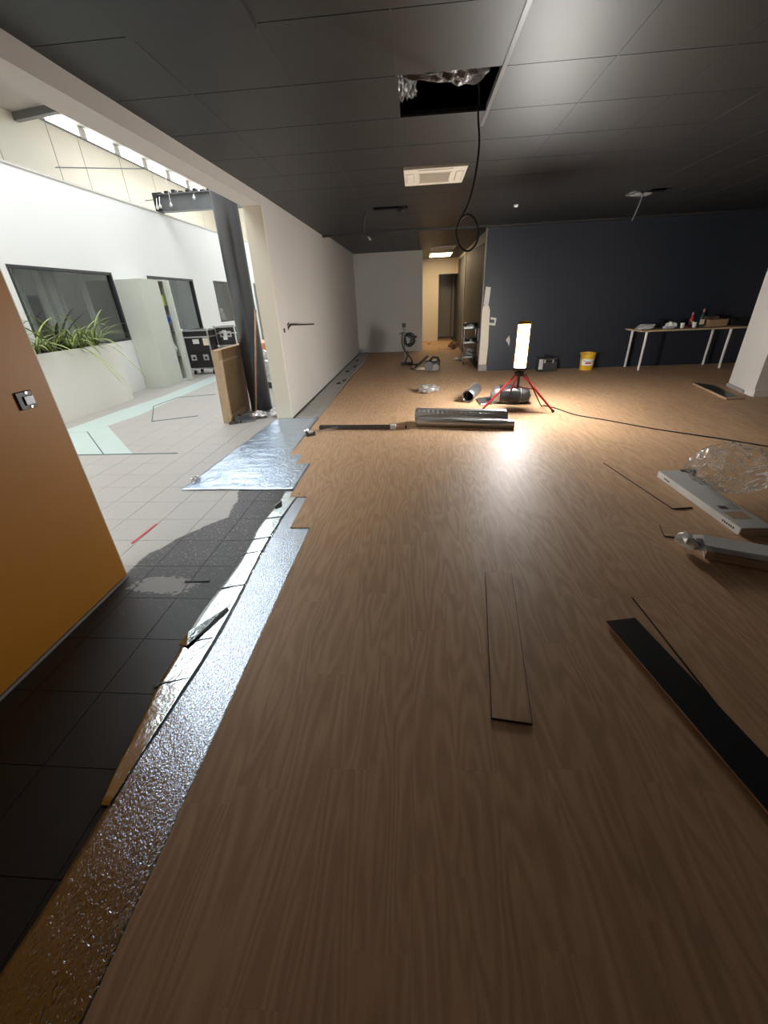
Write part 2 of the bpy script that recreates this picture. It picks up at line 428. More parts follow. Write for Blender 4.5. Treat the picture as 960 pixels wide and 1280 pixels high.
# ---- tiles of the atrium and of the strip still to be covered
TS = 0.3095; TX, TY = -2.285, 2.634
tl = []
for ix in range(-11, 6):
    for iy in range(-18, 63):
        x0 = TX + ix * TS; y0 = TY + iy * TS; x1 = x0 + TS; y1 = y0 + TS
        if x0 < -5.7 or x0 > -0.8: continue
        if x1 > -1.95 and y0 > 5.6: continue
        xe = x1
        if x1 > -0.775:
            xe = -0.775
        if xe - x0 < 0.02: continue
        tl.append((x0, xe, y0, y1))
def tvis(t):
    if t[1] > -0.97 and t[2] < 2.9: return 0       # under the foil strip
    return view_area([(t[0], t[2], 0), (t[1], t[2], 0), (t[1], t[3], 0), (t[0], t[3], 0)]) if not (t[1] < -1.7 and t[2] < 1.6) else 0
tl.sort(key=lambda t: -tvis(t))
rest = MB(); g = 0.0017
for k, (x0, x1, y0, y1) in enumerate(tl):
    if k < 290:
        mb = MB(); mb.cur = k * 1.37; mb.box(x0 + g, x1 - g, y0 + g, y1 - g, -0.006, -0.0005); mb.build('tile', 'tile', floor, pid=True)
    else:
        rest.cur = k * 1.37; rest.box(x0 + g, x1 - g, y0 + g, y1 - g, -0.006, -0.0005)
stuff(rest.build('tiles_beyond', 'tile', floor, pid=True))
# mint inlay in the atrium floor, with its dark lines
mint = MB()
mint.prism([(-4.95, 4.19), (-3.60, 4.19), (-4.52, 5.13), (-4.95, 5.13)], -0.0005, 0.0006)
mint.prism([(-3.59, 4.19), (-3.24, 4.19), (-4.42, 5.42), (-4.52, 5.14)], -0.0005, 0.0006)
mint.prism([(-4.95, 5.14), (-4.51, 5.14), (-4.43, 5.43), (-4.33, 6.05), (-4.37, 6.8), (-4.45, 9.3), (-4.45, 10.6), (-4.85, 10.6), (-4.78, 7.5), (-4.90, 6.4)], -0.0005, 0.0006)
mint.build('mint_inlay', 'mint', floor)
ln = MB()
for a, b_ in (((-3.875, 5.62), (-4.457, 6.628)), ((-4.457, 6.628), (-4.40, 7.31)), ((-4.40, 7.31), (-3.75, 7.5)), ((-3.875, 5.62), (-3.295, 5.887)), ((-3.595, 4.19), (-4.52, 5.14)), ((-4.95, 4.185), (-2.7, 4.185))):
    ln.tube([(a[0], a[1], 0.001), (b_[0], b_[1], 0.001)], 0.007, 5)
ln.build('inlay_line', 'teal', floor)

# ---- ceiling: dark plenum slab with tiles and grid bars as parts
ceiling = struct(MB().box(-1.9, 7.5, -3.0, 17.6, 3.2, 3.3).build('ceiling', 'void'))
GX, GY, GS = 0.495, 2.57, 0.60
holes = {(-1, 1): 'hole', (-1, 4): 'ac'}
tiles = []
for ix in range(-4, 12):
    for iy in range(-9, 11):
        x0 = max(GX + ix * GS, -1.80); x1 = min(GX + (ix + 1) * GS, 7.4)
        y0 = GY + iy * GS; y1 = min(y0 + GS, 9.04)
        if x1 - x0 < 0.03 or y1 - y0 < 0.03 or y0 < -2.95: continue
        if (ix, iy) in holes: continue
        tiles.append((ix, iy, x0, x1, y0, y1))
for ix, iy, x0, x1, y0, y1 in tiles:
    g = 0.003
    mb = MB(); mb.cur = ix * 31.0 + iy
    if (ix, iy) == (-3, -1):       # one tile has dropped a little at its far edge
        mb.add([(x0 + g, y0 + g, ZC), (x1 - g, y0 + g, ZC), (x1 - g, y1 - g, ZC - 0.018), (x0 + g, y1 - g, ZC - 0.018),
                (x0 + g, y0 + g, ZC + .02), (x1 - g, y0 + g, ZC + .02), (x1 - g, y1 - g, ZC + .012), (x0 + g, y1 - g, ZC + .012)],
               [(0, 3, 2, 1), (4, 5, 6, 7), (0, 1, 5, 4), (1, 2, 6, 5), (2, 3, 7, 6), (3, 0, 4, 7)])
    elif (ix, iy) == (-2, 7):      # opened tile with something dangling out of it
        mb.box(x0 + g, x0 + 0.12, y0 + g, y1 - g, ZC, ZC + 0.02); mb.box(x0 + 0.12, x1 - g, y0 + 0.24, y1 - g, ZC, ZC + 0.02)
        mb.box(x0 + 0.12, x1 - g, y0 + g, y0 + 0.03, ZC, ZC + 0.02)
    elif (ix, iy) == (4, 7):
        mb.box(x0 + g, x1 - g, y0 + 0.25, y1 - g, ZC, ZC + 0.02); mb.box(x0 + g, x0 + 0.16, y0 + g, y0 + 0.25, ZC, ZC + 0.02); mb.box(x0 + 0.42, x1 - g, y0 + g, y0 + 0.25, ZC, ZC + 0.02)
    else:
        mb.box(x0 + g, x1 - g, y0 + g, y1 - g, ZC, ZC + 0.02)
    mb.build('ceiling_tile', 'ceil', ceiling)
for ix in range(-3, 12):
    x = GX + ix * GS
    if ix == 0:
        MB().box(x - .012, x + .012, -2.9, 4.05, ZC - 0.004, ZC + 0.03).build('grid_bar', 'tbar_lit', ceiling)  # paler, wider length: light caught by the bar, put into its colour
        MB().box(x - .0045, x + .0045, 4.05, 9.04, ZC - 0.002, ZC + 0.03).build('grid_bar', 'tbar', ceiling)
    else:
        MB().box(x - .0045, x + .0045, -2.9, 9.04, ZC - 0.002, ZC + 0.03).build('grid_bar', 'tbar', ceiling)
for iy in range(-9, 11):
    y = GY + iy * GS
    MB().box(-1.75, 7.4, y - .004, y + .004, ZC + 0.006, ZC + 0.03).build('grid_bar', 'void', ceiling)
# edge strip of the main ceiling and the slightly higher far part
MB().box(-1.75, 7.4, 9.04, 9.12, ZC - 0.03, ZC + 0.1).build('edge_strip', 'tbar', ceiling)
k = 0
for y0 in [9.12 + 0.6 * i for i in range(14)]:
    for x0 in [-1.74 + 0.6 * i for i in range(6)]:
        if x0 + .6 > 1.9 and y0 > 9: pass
        x1 = min(x0 + 0.594, 1.46)
        if x1 - x0 < 0.05: continue
        MB().box(x0, x1, y0, min(y0 + 0.594, 17.4), ZC + 0.05, ZC + 0.07).build('ceiling_tile', 'ceil', ceiling)

# ---- walls of the room
struct(MB().box(-1.965, -1.75, 5.6, 13.4, 0, 6.0).build('wall_left', 'white'))
MB().box(-1.97, -1.748, 5.58, 5.6, 0, 2.45).build('wall_end', 'jamb', bpy.data.objects['wall_left'])
beam = struct(MB().prism([(-1.75, 5.6), (-1.965, 5.6), (-2.0, 2.2), (-2.02, 1.9), (-1.815, 1.9), (-1.805, 2.3)], 2.45, 6.0).build('trim_1', 'soffit'), 'plastered downstand beam over the wide opening')
orange = struct(MB().box(-2.02, -1.785, -3.0, 1.905, 0, 6.0).build('wall_front_left', 'orange'))
MB().box(-2.02, -1.786, 1.905, 1.912, 0.0, 2.45).build('wall_end', 'cream', orange)
struct(MB().box(-1.785, -1.772, -3.0, 1.9, -0.004, 0.014).build('baseboard_front_left', 'grey_paint'))
struct(MB().box(-1.75, 0.1935, 13.3, 13.42, 0, 3.2).build('wall_back_left', 'white'))
struct(MB().prism([(1.325, 9.15), (7.4, 9.15), (7.4, 9.3), (1.325, 9.3)], 0, 3.2).build('wall_back', 'navy'))
wb = bpy.data.objects['wall_back']
MB().box(1.318, 1.325, 9.145, 9.3, 0, 2.555).build('wall_end', 'white', wb)
struct(MB().xprism([(9.3, 0), (17.5, 0), (17.5, 2.53), (13.9, 2.53), (9.3, 2.39)], 1.46, 1.6).build('wall_corridor_right', 'panel_grey'))
MB().xprism([(9.3, 2.39), (13.9, 2.53), (17.5, 2.53), (17.5, 3.2), (9.3, 3.2)], 1.45, 1.6).build('header', 'white', bpy.data.objects['wall_corridor_right'])
MB().box(1.44, 1.46, 13.9, 13.96, 0, 2.61).build('door_trim', 'cream', bpy.data.objects['wall_corridor_right'])
struct(MB().box(0.05, 0.1935, 13.42, 16.3, 0, 3.2).build('wall_corridor_left', 'cream'))
cw = struct(MB().box(0.1935, 0.79, 16.3, 16.42, 0, 3.2).box(0.79, 1.46, 16.3, 16.42, 2.14, 3.2).build('wall_corridor_end', 'cream'))
MB().box(0.785, 0.80, 16.28, 16.44, 0, 2.15).box(0.80, 1.46, 16.28, 16.44, 2.135, 2.15).build('door_trim', 'white', cw)
MB().box(0.774, 0.784, 16.285, 16.3, 1.0, 1.12).build('door_strike', 'alu', cw)
d1 = struct(MB().box(0.19, 1.32, 17.45, 17.5, 0.06, 2.3).build('door_1', 'grey_door'), 'grey door panel at the end of the lit corridor')
MB().box(1.32, 1.36, 17.42, 17.5, 0.06, 2.3).build('door_post', 'grey_door_d', d1)
MB().box(1.36, 1.46, 17.45, 17.5, 0.06, 2.3).build('door_leaf', 'grey_door', d1)
MB().box(0.19, 1.46, 17.42, 17.5, 0, 0.06).build('kick_strip', 'grey_door_d', d1)
struct(MB().box(-0.2, 1.8, 17.5, 17.6, 0, 3.2).build('wall_corridor_far', 'cream'))
# pier on the right with its skirting
pier = struct(MB().prism([(4.92, 6.96), (4.76, 6.2), (7.4, 6.08), (7.4, 6.96)], 0, 2.56).build('wall_right', 'white'))
MB().prism([(4.745, 6.21), (4.755, 6.17), (7.4, 6.05), (7.4, 6.08), (4.76, 6.2), (4.80, 6.4), (4.785, 6.4)], 0, 0.10).build('skirting', 'white', pier)
MB().prism([(4.905, 6.97), (4.755, 6.40), (4.785, 6.40), (4.925, 6.97)], 0, 0.05).build('skirting', 'grey_paint', pier)
struct(MB().box(7.4, 7.5, -3, 9.3, 0, 3.2).build('wall_far_right', 'white'))
struct(MB().box(-2.0, 7.5, -3.1, -3.0, 0, 3.2).build('wall_behind', 'white'))
# unpainted filler strip and spots on the navy wall
yw = 9.148
def wall_patch(poly, m='white'):
    MB().yprism(poly, yw - 0.003, yw + 0.001).build('bare_patch', m, wb)
wall_patch([(1.327, 0.14), (1.475, 0.14), (1.49, 0.5), (1.478, 0.95), (1.475, 1.17), (1.45, 1.24), (1.43, 1.265), (1.37, 1.265), (1.34, 1.24), (1.327, 1.15)], 'cream')
wall_patch([(1.345, 1.265), (1.44, 1.265), (1.462, 1.57), (1.365, 1.585)])
wall_patch([(1.319, 0.0), (1.50, 0.0), (1.48, 0.14), (1.327, 0.14)], 'grey_paint')
wall_patch([(1.475, 0.90), (1.60, 0.88), (1.615, 1.02), (1.50, 1.04), (1.50, 1.0), (1.58, 0.99), (1.575, 0.93), (1.475, 0.94)])
wall_patch([(1.84, 0.60), (1.90, 0.69), (1.925, 0.60), (1.92, 0.48), (1.88, 0.55)])

# ---- atrium
aw = struct(MB().build('wall_atrium', 'atrium_white')) if False else None
ops = [(6.15, 8.35, 0.945, 2.10), (9.47, 11.46, 0.94, 2.10), (12.63, 14.5, 1.06, 2.11), (15.80, 16.75, 0.0, 2.14)]
mb = MB(); y = -3.0; WX0, WX1, WT = -5.76, -5.65, 3.33
for a, b_, z0, z1 in ops:
    mb.box(WX0, WX1, y, a, 0, WT)
    if z0 > 0: mb.box(WX0, WX1, a, b_, 0, z0)
    mb.box(WX0, WX1, a, b_, z1, WT); y = b_
mb.box(WX0, WX1, y, 22.0, 0, WT)
aw = struct(mb.build('wall_atrium_left', 'atrium_white'))
MB().box(WX0 - 0.05, WX1 + 0.015, -3, 22, WT, WT + 0.03).build('coping', 'soffit', aw)
def window(n, a, b_, z0, z1, label):
    r = empty_struct('window_%d' % n, (WX1 - 0.06, (a + b_) / 2, z0), label)
    t = 0.04
    MB().box(WX1 - .08, WX1 + .004, a, b_, z0, z0 + t).box(WX1 - .08, WX1 + .004, a, b_, z1 - t, z1) \
        .box(WX1 - .08, WX1 + .004, a, a + t, z0 + t, z1 - t).box(WX1 - .08, WX1 + .004, b_ - t, b_, z0 + t, z1 - t).build('window_frame', 'frame', r)
    MB().box(WX1 - .05, WX1 - .042, a + t, b_ - t, z0 + t, z1 - t).build('pane', 'glass', r)
    return r
window(1, *ops[0], 'wide dark-framed internal window above the planter')
window(2, *ops[1], 'dark-framed internal window behind the flight case')
window(3, *ops[2], 'dark-framed internal window left of the steel post')
d2 = empty_struct('door_2', (WX1, 16.2, 0), 'narrow dark-framed glazed door past the steel post')
a, b_, z0, z1 = ops[3]
MB().box(WX1 - .08, WX1 + .01, a, a + .07, 0, z1).box(WX1 - .08, WX1 + .01, b_ - .07, b_, 0, z1).box(WX1 - .08, WX1 + .01, a + .07, b_ - .07, z1 - .07, z1).build('door_frame', 'steel_mid', d2)
MB().box(WX1 - .05, WX1 - .04, a + .07, b_ - .07, 0.02, z1 - .07).build('pane', 'glass', d2)
# offices behind the glass
off = struct(MB().box(-9.0, -8.9, -3, 22, 0, 3.33).box(-9.0, WX0, -3, 22, 2.75, 2.8).box(-9.0, WX0, 8.85, 8.95, 0, 2.75).box(-9.0, WX0, 12.0, 12.1, 0, 2.75).build('wall_office', 'office'))
struct(MB().box(-9.0, WX0, -3, 22, 3.28, 3.33).build('ceiling_office_roof', 'grey_paint'))
for k, (y0, y1) in enumerate(((6.4, 8.2), (9.6, 11.4), (13.0, 16.0))):  # unseen glowing panels, added to brighten the rooms behind the windows
    t = thing('office_fill_panel', ['added unseen fill panel in the office behind the planter window', 'added unseen fill panel in the office behind the flight case', 'added unseen fill panel in the last office past the post'][k], 'ceiling light', (-7.3, (y0 + y1) / 2, 2.72))
    MB().box(-7.62, -6.98, y0, y1, 2.70, 2.748).build('light_frame', 'alu', t)
    MB().box(-7.6, -7.0, y0 + .02, y1 - .02, 2.69, 2.70).build('diffuser', 'office_fill', t)
# far beige wall of the hall above the offices, panel by panel, with the clerestory on top
bw = struct(MB().box(-9.2, -9.05, -3, 22.2, 0, 6.0).build('wall_hall_left', 'grey_door'))
jt = [-3, -1.1, 0.6, 2.3, 4.0, 5.7, 7.4, 9.1, 10.85, 12.55, 13.61, 15.31, 17.06, 18.75, 20.45, 22.1]
for a, b_ in zip(jt, jt[1:]):
    MB().box(-9.06, -9.0, a + .012, b_ - .012, 3.34, 5.64).build('panel', 'beige', bw)
MB().tube([(-8.985, 12.4, 4.72), (-8.985, 16.8, 5.66)], 0.012, 6).build('bracing_rod', 'steel_mid', bw)
MB().tube([(-8.985, 16.2, 4.7), (-8.985, 20.0, 5.5)], 0.012, 6).build('bracing_rod', 'steel_mid', bw)
MB().box(-9.06, -8.97, 11.2, 22.1, 5.62, 5.66).build('sill_rail', 'steel_mid', bw)
y = 12.3
for i in range(7):
    MB().box(-9.04, -8.99, y + .28, y + 1.42, 5.66, 5.88).build('clerestory_pane', 'clerestory', bw)
    MB().box(-9.05, -8.98, y, y + .27, 5.66, 5.88).build('mullion', 'soffit', bw)
    y += 1.44
struct(MB().box(-9.2, -1.76, 22.0, 22.2, 0, 6.1).build('wall_hall_end', 'beige'))
struct(MB().box(-9.2, -1.9, -3.1, -3.0, 0, 6.1).build('wall_hall_near', 'atrium_white'))
struct(MB().box(-2.0, -1.76, 13.4, 22.2, 0, 6.0).build('wall_hall_right', 'atrium_white'))
roof = struct(MB().box(-9.2, -1.76, 11.4, 22.2, 5.9, 6.05).prism([(-9.2, -3.0), (-1.76, -3.0), (-1.76, 10.1), (-8.0, 11.35), (-9.2, 11.6)], 5.5, 6.05).build('ceiling_hall', 'soffit'))
MB().prism([(-9.0, 11.56), (-8.0, 11.36), (-1.9, 10.1), (-1.9, 10.24), (-8.0, 11.5), (-9.0, 11.7)], 5.36, 5.5).build('roof_beam', 'steel_mid', roof)
n = 1
for x0, x1, y0, y1, z in ((-5.2, -2.6, -1.5, 2.0, 5.49), (-5.2, -2.6, 3.2, 6.6, 5.49), (-5.2, -2.6, 7.6, 9.8, 5.49), (-7.6, -3.0, 12.8, 15.8, 5.89), (-7.6, -3.0, 17.0, 20.5, 5.89)):
    r = empty_struct('window_%d' % (n + 4), ((x0 + x1) / 2, (y0 + y1) / 2, z - .03), 'rooflight in the hall roof'); n += 1
    MB().box(x0, x1, y0, y1, z - .02, z - .005).build('rooflight_pane', 'rooflight', r)
    MB().box(x0 - .08, x0, y0 - .08, y1 + .08, z - .05, z).box(x1, x1 + .08, y0 - .08, y1 + .08, z - .05, z).box(x0, x1, y0 - .08, y0, z - .05, z).box(x0, x1, y1, y1 + .08, z - .05, z).build('rooflight_frame', 'steel_mid', r)
#OBJECTS
# ================================================================ THINGS
V3 = Vector
def nz(p, s=1.0, o=0.0): return noise.noise(V3(p) * s + V3((o, o * 1.7, -o)))
def Tz(loc, a, rx=0.0, ry=0.0):
    return Matrix.Translation(loc) @ Matrix.Rotation(a, 4, 'Z') @ Matrix.Rotation(ry, 4, 'Y') @ Matrix.Rotation(rx, 4, 'X')
FZ = FLOOR_T

# ---- the foil underlay
def sheet(name, outline_fn, nu, nv, m, label, cat, zfn, group=None):
    mb = MB(); mb.grid(lambda u, v: (lambda p: (p[0], p[1], zfn(p[0], p[1])))(outline_fn(u, v)), nu, nv)
    o = mb.build(name, m, smooth=True, solid=0.0012); return tag(o, label, cat, group)
def strip_fn(u, v):
    y = -2.6 + v * (3.09 + 2.6)
    xl = -1.035 + 0.012 * math.sin(y * 2.1) + (0.02 if y > 2.2 else 0) - max(0, 0.45 - y) * 0.05
    xr = -0.76 if y < 2.49 else -0.91
    return xl + (xr - xl) * u, y
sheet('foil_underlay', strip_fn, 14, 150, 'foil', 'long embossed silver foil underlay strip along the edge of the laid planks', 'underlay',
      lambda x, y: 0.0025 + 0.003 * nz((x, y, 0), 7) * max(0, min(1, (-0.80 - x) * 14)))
def tape_fn(u, v):
    y = 0.66 + v * (3.12 - 0.66)
    xl = -1.135 + 0.10 * max(0, 1 - (y - 0.66) / 0.45) + 0.012 * math.sin(y * 7) - 0.01 * (y > 2.4)
    xr = -1.0 - 0.02 * math.sin(y * 3.3) + (0.0 if y < 2.6 else -0.01)
    return xl + (xr - xl) * u, y
tp = sheet('foil_tape', tape_fn, 8, 110, 'foil_tape', 'narrow smooth creased foil strip beside the black-coated tiles', 'tape',
      lambda x, y: 0.0065 + 0.002 * nz((x * 2, y, 3), 8))
mb = MB()
mb.add([(-1.155, 1.36, .004), (-1.02, 1.62, .016), (-1.0, 1.60, .004), (-1.10, 1.34, .02), (-1.13, 1.42, .03)], [(0, 1, 4), (0, 4, 3), (3, 4, 1, 2)])
mb.build('lifted_flap', 'foil_tape', tp, solid=0.002); mb = MB()
mb.add([(-1.16, 2.86, .004), (-1.10, 2.90, .025), (-1.08, 2.82, .006), (-1.13, 2.80, .02)], [(0, 1, 3), (1, 2, 3)])
mb.build('lifted_flap', 'foil_tape', tp, solid=0.002)
for ys in (1.36, 1.12, 1.78, 2.14, 2.32, 2.62):
    MB().prism([(-1.145, ys), (-1.005, ys + 0.045), (-1.005, ys + 0.048), (-1.145, ys + 0.007)], 0.0075, 0.0105).build('crease', 'steel_dark', tp)
mb = MB(); mb.add([(-1.14, 1.40, .0125), (-1.06, 1.53, .013), (-1.045, 1.50, .013), (-1.09, 1.37, .0125)], [(0, 1, 2, 3)]); mb.build('torn_gap', 'print', tp)

def far_fn(u, v):
    y = 3.17 + v * (5.575 - 3.17)
    xl = -2.118 + (y - 3.17) * 0.06
    xr = -1.072 if y < 3.79 else (-1.21 if y < 4.06 else -1.36 - 0.0 * y)
    return xl + (xr - xl) * u, y
sheet('foil_underlay', far_fn, 50, 90, 'foil_sky_tint', 'wide wrinkled silver foil sheet with painted-in sky blue spread on the tiles before the white wall end', 'underlay',
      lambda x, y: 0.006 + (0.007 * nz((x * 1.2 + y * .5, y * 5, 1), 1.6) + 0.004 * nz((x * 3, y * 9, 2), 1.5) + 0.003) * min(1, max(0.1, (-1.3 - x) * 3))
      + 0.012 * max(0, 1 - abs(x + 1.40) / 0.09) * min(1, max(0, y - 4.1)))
def wallstrip_fn(u, v):
    y = 5.615 + v * (13.1 - 5.615)
    xl = -1.735; xr = -1.372 + 0.01 * math.sin(y * 1.3)
    return xl + (xr - xl) * u, y
ws = sheet('foil_underlay', wallstrip_fn, 12, 120, 'underlay_grey', 'dull grey underlay strip between the long white wall and the planks', 'underlay',
      lambda x, y: 0.006 + 0.006 * nz((x * 2, y, 5), 3) + 0.016 * max(0, 1 - abs(x + 1.40) / 0.07))
for q in ((-1.55, 8.1), (-1.48, 8.4), (-1.6, 9.6), (-1.52, 10.3), (-1.6, 11.4)):
    mb = MB().prism([(q[0], q[1]), (q[0] + .06, q[1] + .10), (q[0] + .03, q[1] + .22), (q[0] - .03, q[1] + .1)], 0.006, 0.022)
    mb.build('tear', 'print', ws)
sk = MB(); sk.box(-1.75, -1.738, 5.61, 13.2, 0.0, 0.018); struct(sk.build('baseboard_left', 'print'))

# white chips at the far corner of the sheet and the scrap roll by the far corner
def crumple(name, c, size, m, label, cat, seed, sub=3, amp=0.45, group=None, solid=0.0, parent=None):
    bm = bmesh.new(); bmesh.ops.create_icosphere(bm, subdivisions=sub, radius=1.0)
    for v in bm.verts:
        p = v.co.copy(); n1 = noise.noise(p * 1.7 + V3((seed, 0, 0))); n2 = noise.noise(p * 4.2 + V3((0, seed, 0))); n3 = abs(noise.noise(p * 2.6 + V3((0, 0, seed))))
        s = 1 + amp * n1 + amp * .5 * n2 - amp * 0.9 * n3
        v.co = V3((p.x * s * size[0], p.y * s * size[1], p.z * s * size[2]))
    zmin = min(v.co.z for v in bm.verts)
    for v in bm.verts:
        v.co.z = max(v.co.z - zmin - 0.12 * size[2], 0.0)
        v.co += V3(c)
    me = bpy.data.meshes.new(name); bm.to_mesh(me); bm.free(); me.materials.append(M[m])
    o = bpy.data.objects.new(name, me); C.objects.link(o)
    if parent is not None: o.parent = parent; o.matrix_parent_inverse = PINV.get(parent.name, Matrix.Identity(4)); return o
    if solid: o.modifiers.new('s', 'SOLIDIFY').thickness = solid
    return tag(o, label, cat, group)
crumple('plastic_scrap', (-2.07, 3.36, 0), (.05, .06, .03), 'film_w', 'small white plastic scrap on the left corner of the foil sheet', 'scrap', 3.1)
crumple('plastic_scrap', (-1.58, 13.1, 0.01), (.16, .10, .07), 'foil_roll', 'crumpled silver scrap in the far corner by the white walls', 'scrap', 5.5)
crumple('plastic_scrap', (0.2, 7.1, FZ), (.18, .17, .075), 'film_w', 'crumpled clear plastic scrap on the planks behind the foil rolls', 'scrap', 9.2, amp=.6)
crumple('paper_scrap', (1.02, 11.0, FZ), (.07, .06, .04), 'paper', 'small white paper scrap left of the wheeled trolley', 'scrap', 2.2)
crumple('dust_heap', (1.13, 13.4, FZ), (.16, .12, .10), 'cardboard', 'little brown heap of offcuts in the lit corridor doorway', 'rubbish', 4.2)
mb = MB(Tz((0.95, 13.6, FZ), 0.3)); mb.box(-.3, .2, -.03, .03, 0, .012); tag(mb.build('plank_offcut', 'cardboard_edge'), 'thin pale offcut lying in the lit corridor', 'offcut')
mb = MB(Tz((0.45, 15.2, FZ), 0.9)); mb.box(-.06, .06, -.03, .03, 0, .03); tag(mb.build('wood_block', 'cardboard'), 'tiny brown block on the orange-lit corridor floor', 'offcut')
tag(MB(Tz((-1.99, 2.42, 0), math.radians(86))).box(-.14, .14, -.009, .009, 0, 0.003).build('red_tape', 'red'), 'short strip of red tape on the grey tiles near the ochre wall', 'tape')
tag(MB(Tz((-1.31, 1.86, 0), 0.06)).box(-.075, .075, -.008, .008, 0, 0.006).build('trim_offcut', 'black'), 'thin black offcut lying by the pale filler spill', 'offcut')

# ---- loose planks
def loose_plank(c4, label, upside=False, z=FZ + 0.0005, L=PL, q=3.0):
    (x0, y0), (x1, y1) = c4       # far-left corner, near-left corner
    d = V3((x1 - x0, y1 - y0, 0)).normalized(); a = math.atan2(d.y, d.x) + math.pi / 2
    m = Tz((x1 + math.cos(a) * PW / 2, y1 + math.sin(a) * PW / 2, z), a)
    mb = MB(); mb.cur = q; mb.box(-PW / 2, PW / 2, 0, L, 0.0, 0.005)
    o = MB().build('loose_plank', 'plank_edge') if False else None
    root = bpy.data.objects.new('loose_plank', None); C.objects.link(root); root.matrix_world = m; PINV[root.name] = Matrix.Identity(4)
    tag(root, label, 'plank', 'loose vinyl planks')
    e_ = .001 if upside else .0028
    b = MB(); b.cur = q; b.box(-PW / 2, PW / 2, 0, L, 0.0, 0.0065)
    t = MB(); t.cur = q; t.box(-PW / 2 + e_, PW / 2 - e_, e_, L - e_, 0.0065, 0.008)
    if upside:
        b.build('wood_face', 'wood', root, pid=True); t.build('backing', 'plank_back', root)
    else:
        b.build('core', 'plank_edge', root); t.build('wood_face', 'wood', root, pid=True)  # dark rim round the face: core edge, with gap shadow painted in
    return root
loose_plank(((0.397, 1.967), (0.280, 1.020)), 'oak-look vinyl plank lying loose in the middle of the floor', q=11)
loose_plank(((0.909, 1.552), (1.076, 0.622)), 'vinyl plank lying face down, black backing up', True, q=12, z=FZ + 0.009)
loose_plank(((1.12, 1.745), (1.16, 0.80)), 'oak-look plank partly under the black face-down plank', q=13)
loose_plank(((1.735, 3.68), (1.851, 2.743)), 'oak-look plank loose beside the long printed carton', q=14)
loose_plank(((2.543, 2.231), (1.64, 2.505)), 'oak-look plank with one end under the torn carton', q=15)

# ---- work lamp
LX, LY = 1.365, 5.72
lamp = thing('work_lamp', 'glowing LED tower work lamp on red tripod legs', 'work lamp', (LX, LY, FZ))
hw = 0.070
mb = MB(Tz((LX, LY, 0), math.radians(-13.5)))
for sx in (-1, 1):
    for sy in (-1, 1):
        mb.box(sx * hw - .007 + (.006 * sx), sx * hw + .007 + (.006 * sx), sy * hw - .007 + (.006 * sy), sy * hw + .007 + (.006 * sy), 0.57, 1.11)
mb.build('frame_post', 'yellow', lamp)
mb = MB(Tz((LX, LY, 0), math.radians(-13.5))); mb.box(-.085, .085, -.085, .085, 1.095, 1.112); mb.box(-.05, .05, -.01, .01, 1.115, 1.135); mb.build('top_cap', 'yellow', lamp, bevel=.008)
mb = MB(Tz((LX, LY, 0), math.radians(-13.5))); mb.box(-.086, .086, -.086, .086, 0.545, 0.585); mb.build('bottom_cap', 'black', lamp, bevel=.008)
mb = MB(Tz((LX, LY, 0), math.radians(-13.5))); mb.box(-.06, .06, -.06, .06, .585, 1.095); mb.build('core', 'alu', lamp)
for k in range(4):
    mb = MB(Tz((LX, LY, 0), math.radians(-13.5 + 90 * k))); mb.box(-hw + .004, hw - .004, -hw - .006, -hw, 0.59, 1.09); mb.build('light_panel', 'lamp_panel', lamp)
MB().lathe((LX, LY, 0), [(.025, .47), (.06, .475), (.06, .52), (.03, .53), (.03, .548)], 18).build('hub', 'black', lamp)
MB().lathe((LX, LY, 0), [(.012, .30), (.016, .31), (.016, .47)], 12).build('centre_pole', 'black', lamp)
for k, (adeg, r) in enumerate(((335, .50), (206, .62), (92, .50))):
    a = math.radians(adeg)
    p0 = V3((LX + .05 * math.cos(a), LY + .05 * math.sin(a), .49)); p1 = V3((LX + r * math.cos(a), LY + r * math.sin(a), FZ + .022))
    lg = MB().tube([p0, p1], 0.0135, 10).build('leg', 'red', lamp)
    MB().tube([p1 + (p0 - p1) * 0.05, p1 + V3((0, 0, -.004))], 0.018, 10).build('rubber_foot', 'rubber', lg)
    mid = p0 + (p1 - p0) * 0.4
    MB().tube([V3((LX, LY, .33)), mid], 0.006, 6).build('brace', 'red', lg)
# cord
def smooth_path(pts, n=10):
    pts = [V3(p) for p in pts]; out = []
    P = [pts[0]] + pts + [pts[-1]]
    for i in range(1, len(P) - 2):
        for k in range(n):
            t = k / n
            a, b, c, d = P[i - 1], P[i], P[i + 1], P[i + 2]
            out.append(0.5 * ((2 * b) + (c - a) * t + (2 * a - 5 * b + 4 * c - d) * t * t + (3 * b - a - 3 * c + d) * t ** 3))
    out.append(pts[-1]); return out
cz = FZ + .006
MB().tube(smooth_path([(LX + .07, LY - .06, .50), (LX + .17, LY - .10, .33), (LX + .33, LY - .02, .08), (1.80, 5.90, cz + .01), (1.93, 5.75, cz), (2.07, 5.39, cz), (2.351, 5.096, cz), (2.714, 4.695, cz), (3.16, 4.316, cz), (3.434, 4.046, cz), (4.0, 3.5, cz), (4.8, 3.1, cz)]), 0.007, 8).build('power_cord', 'rubber', lamp, smooth=True)

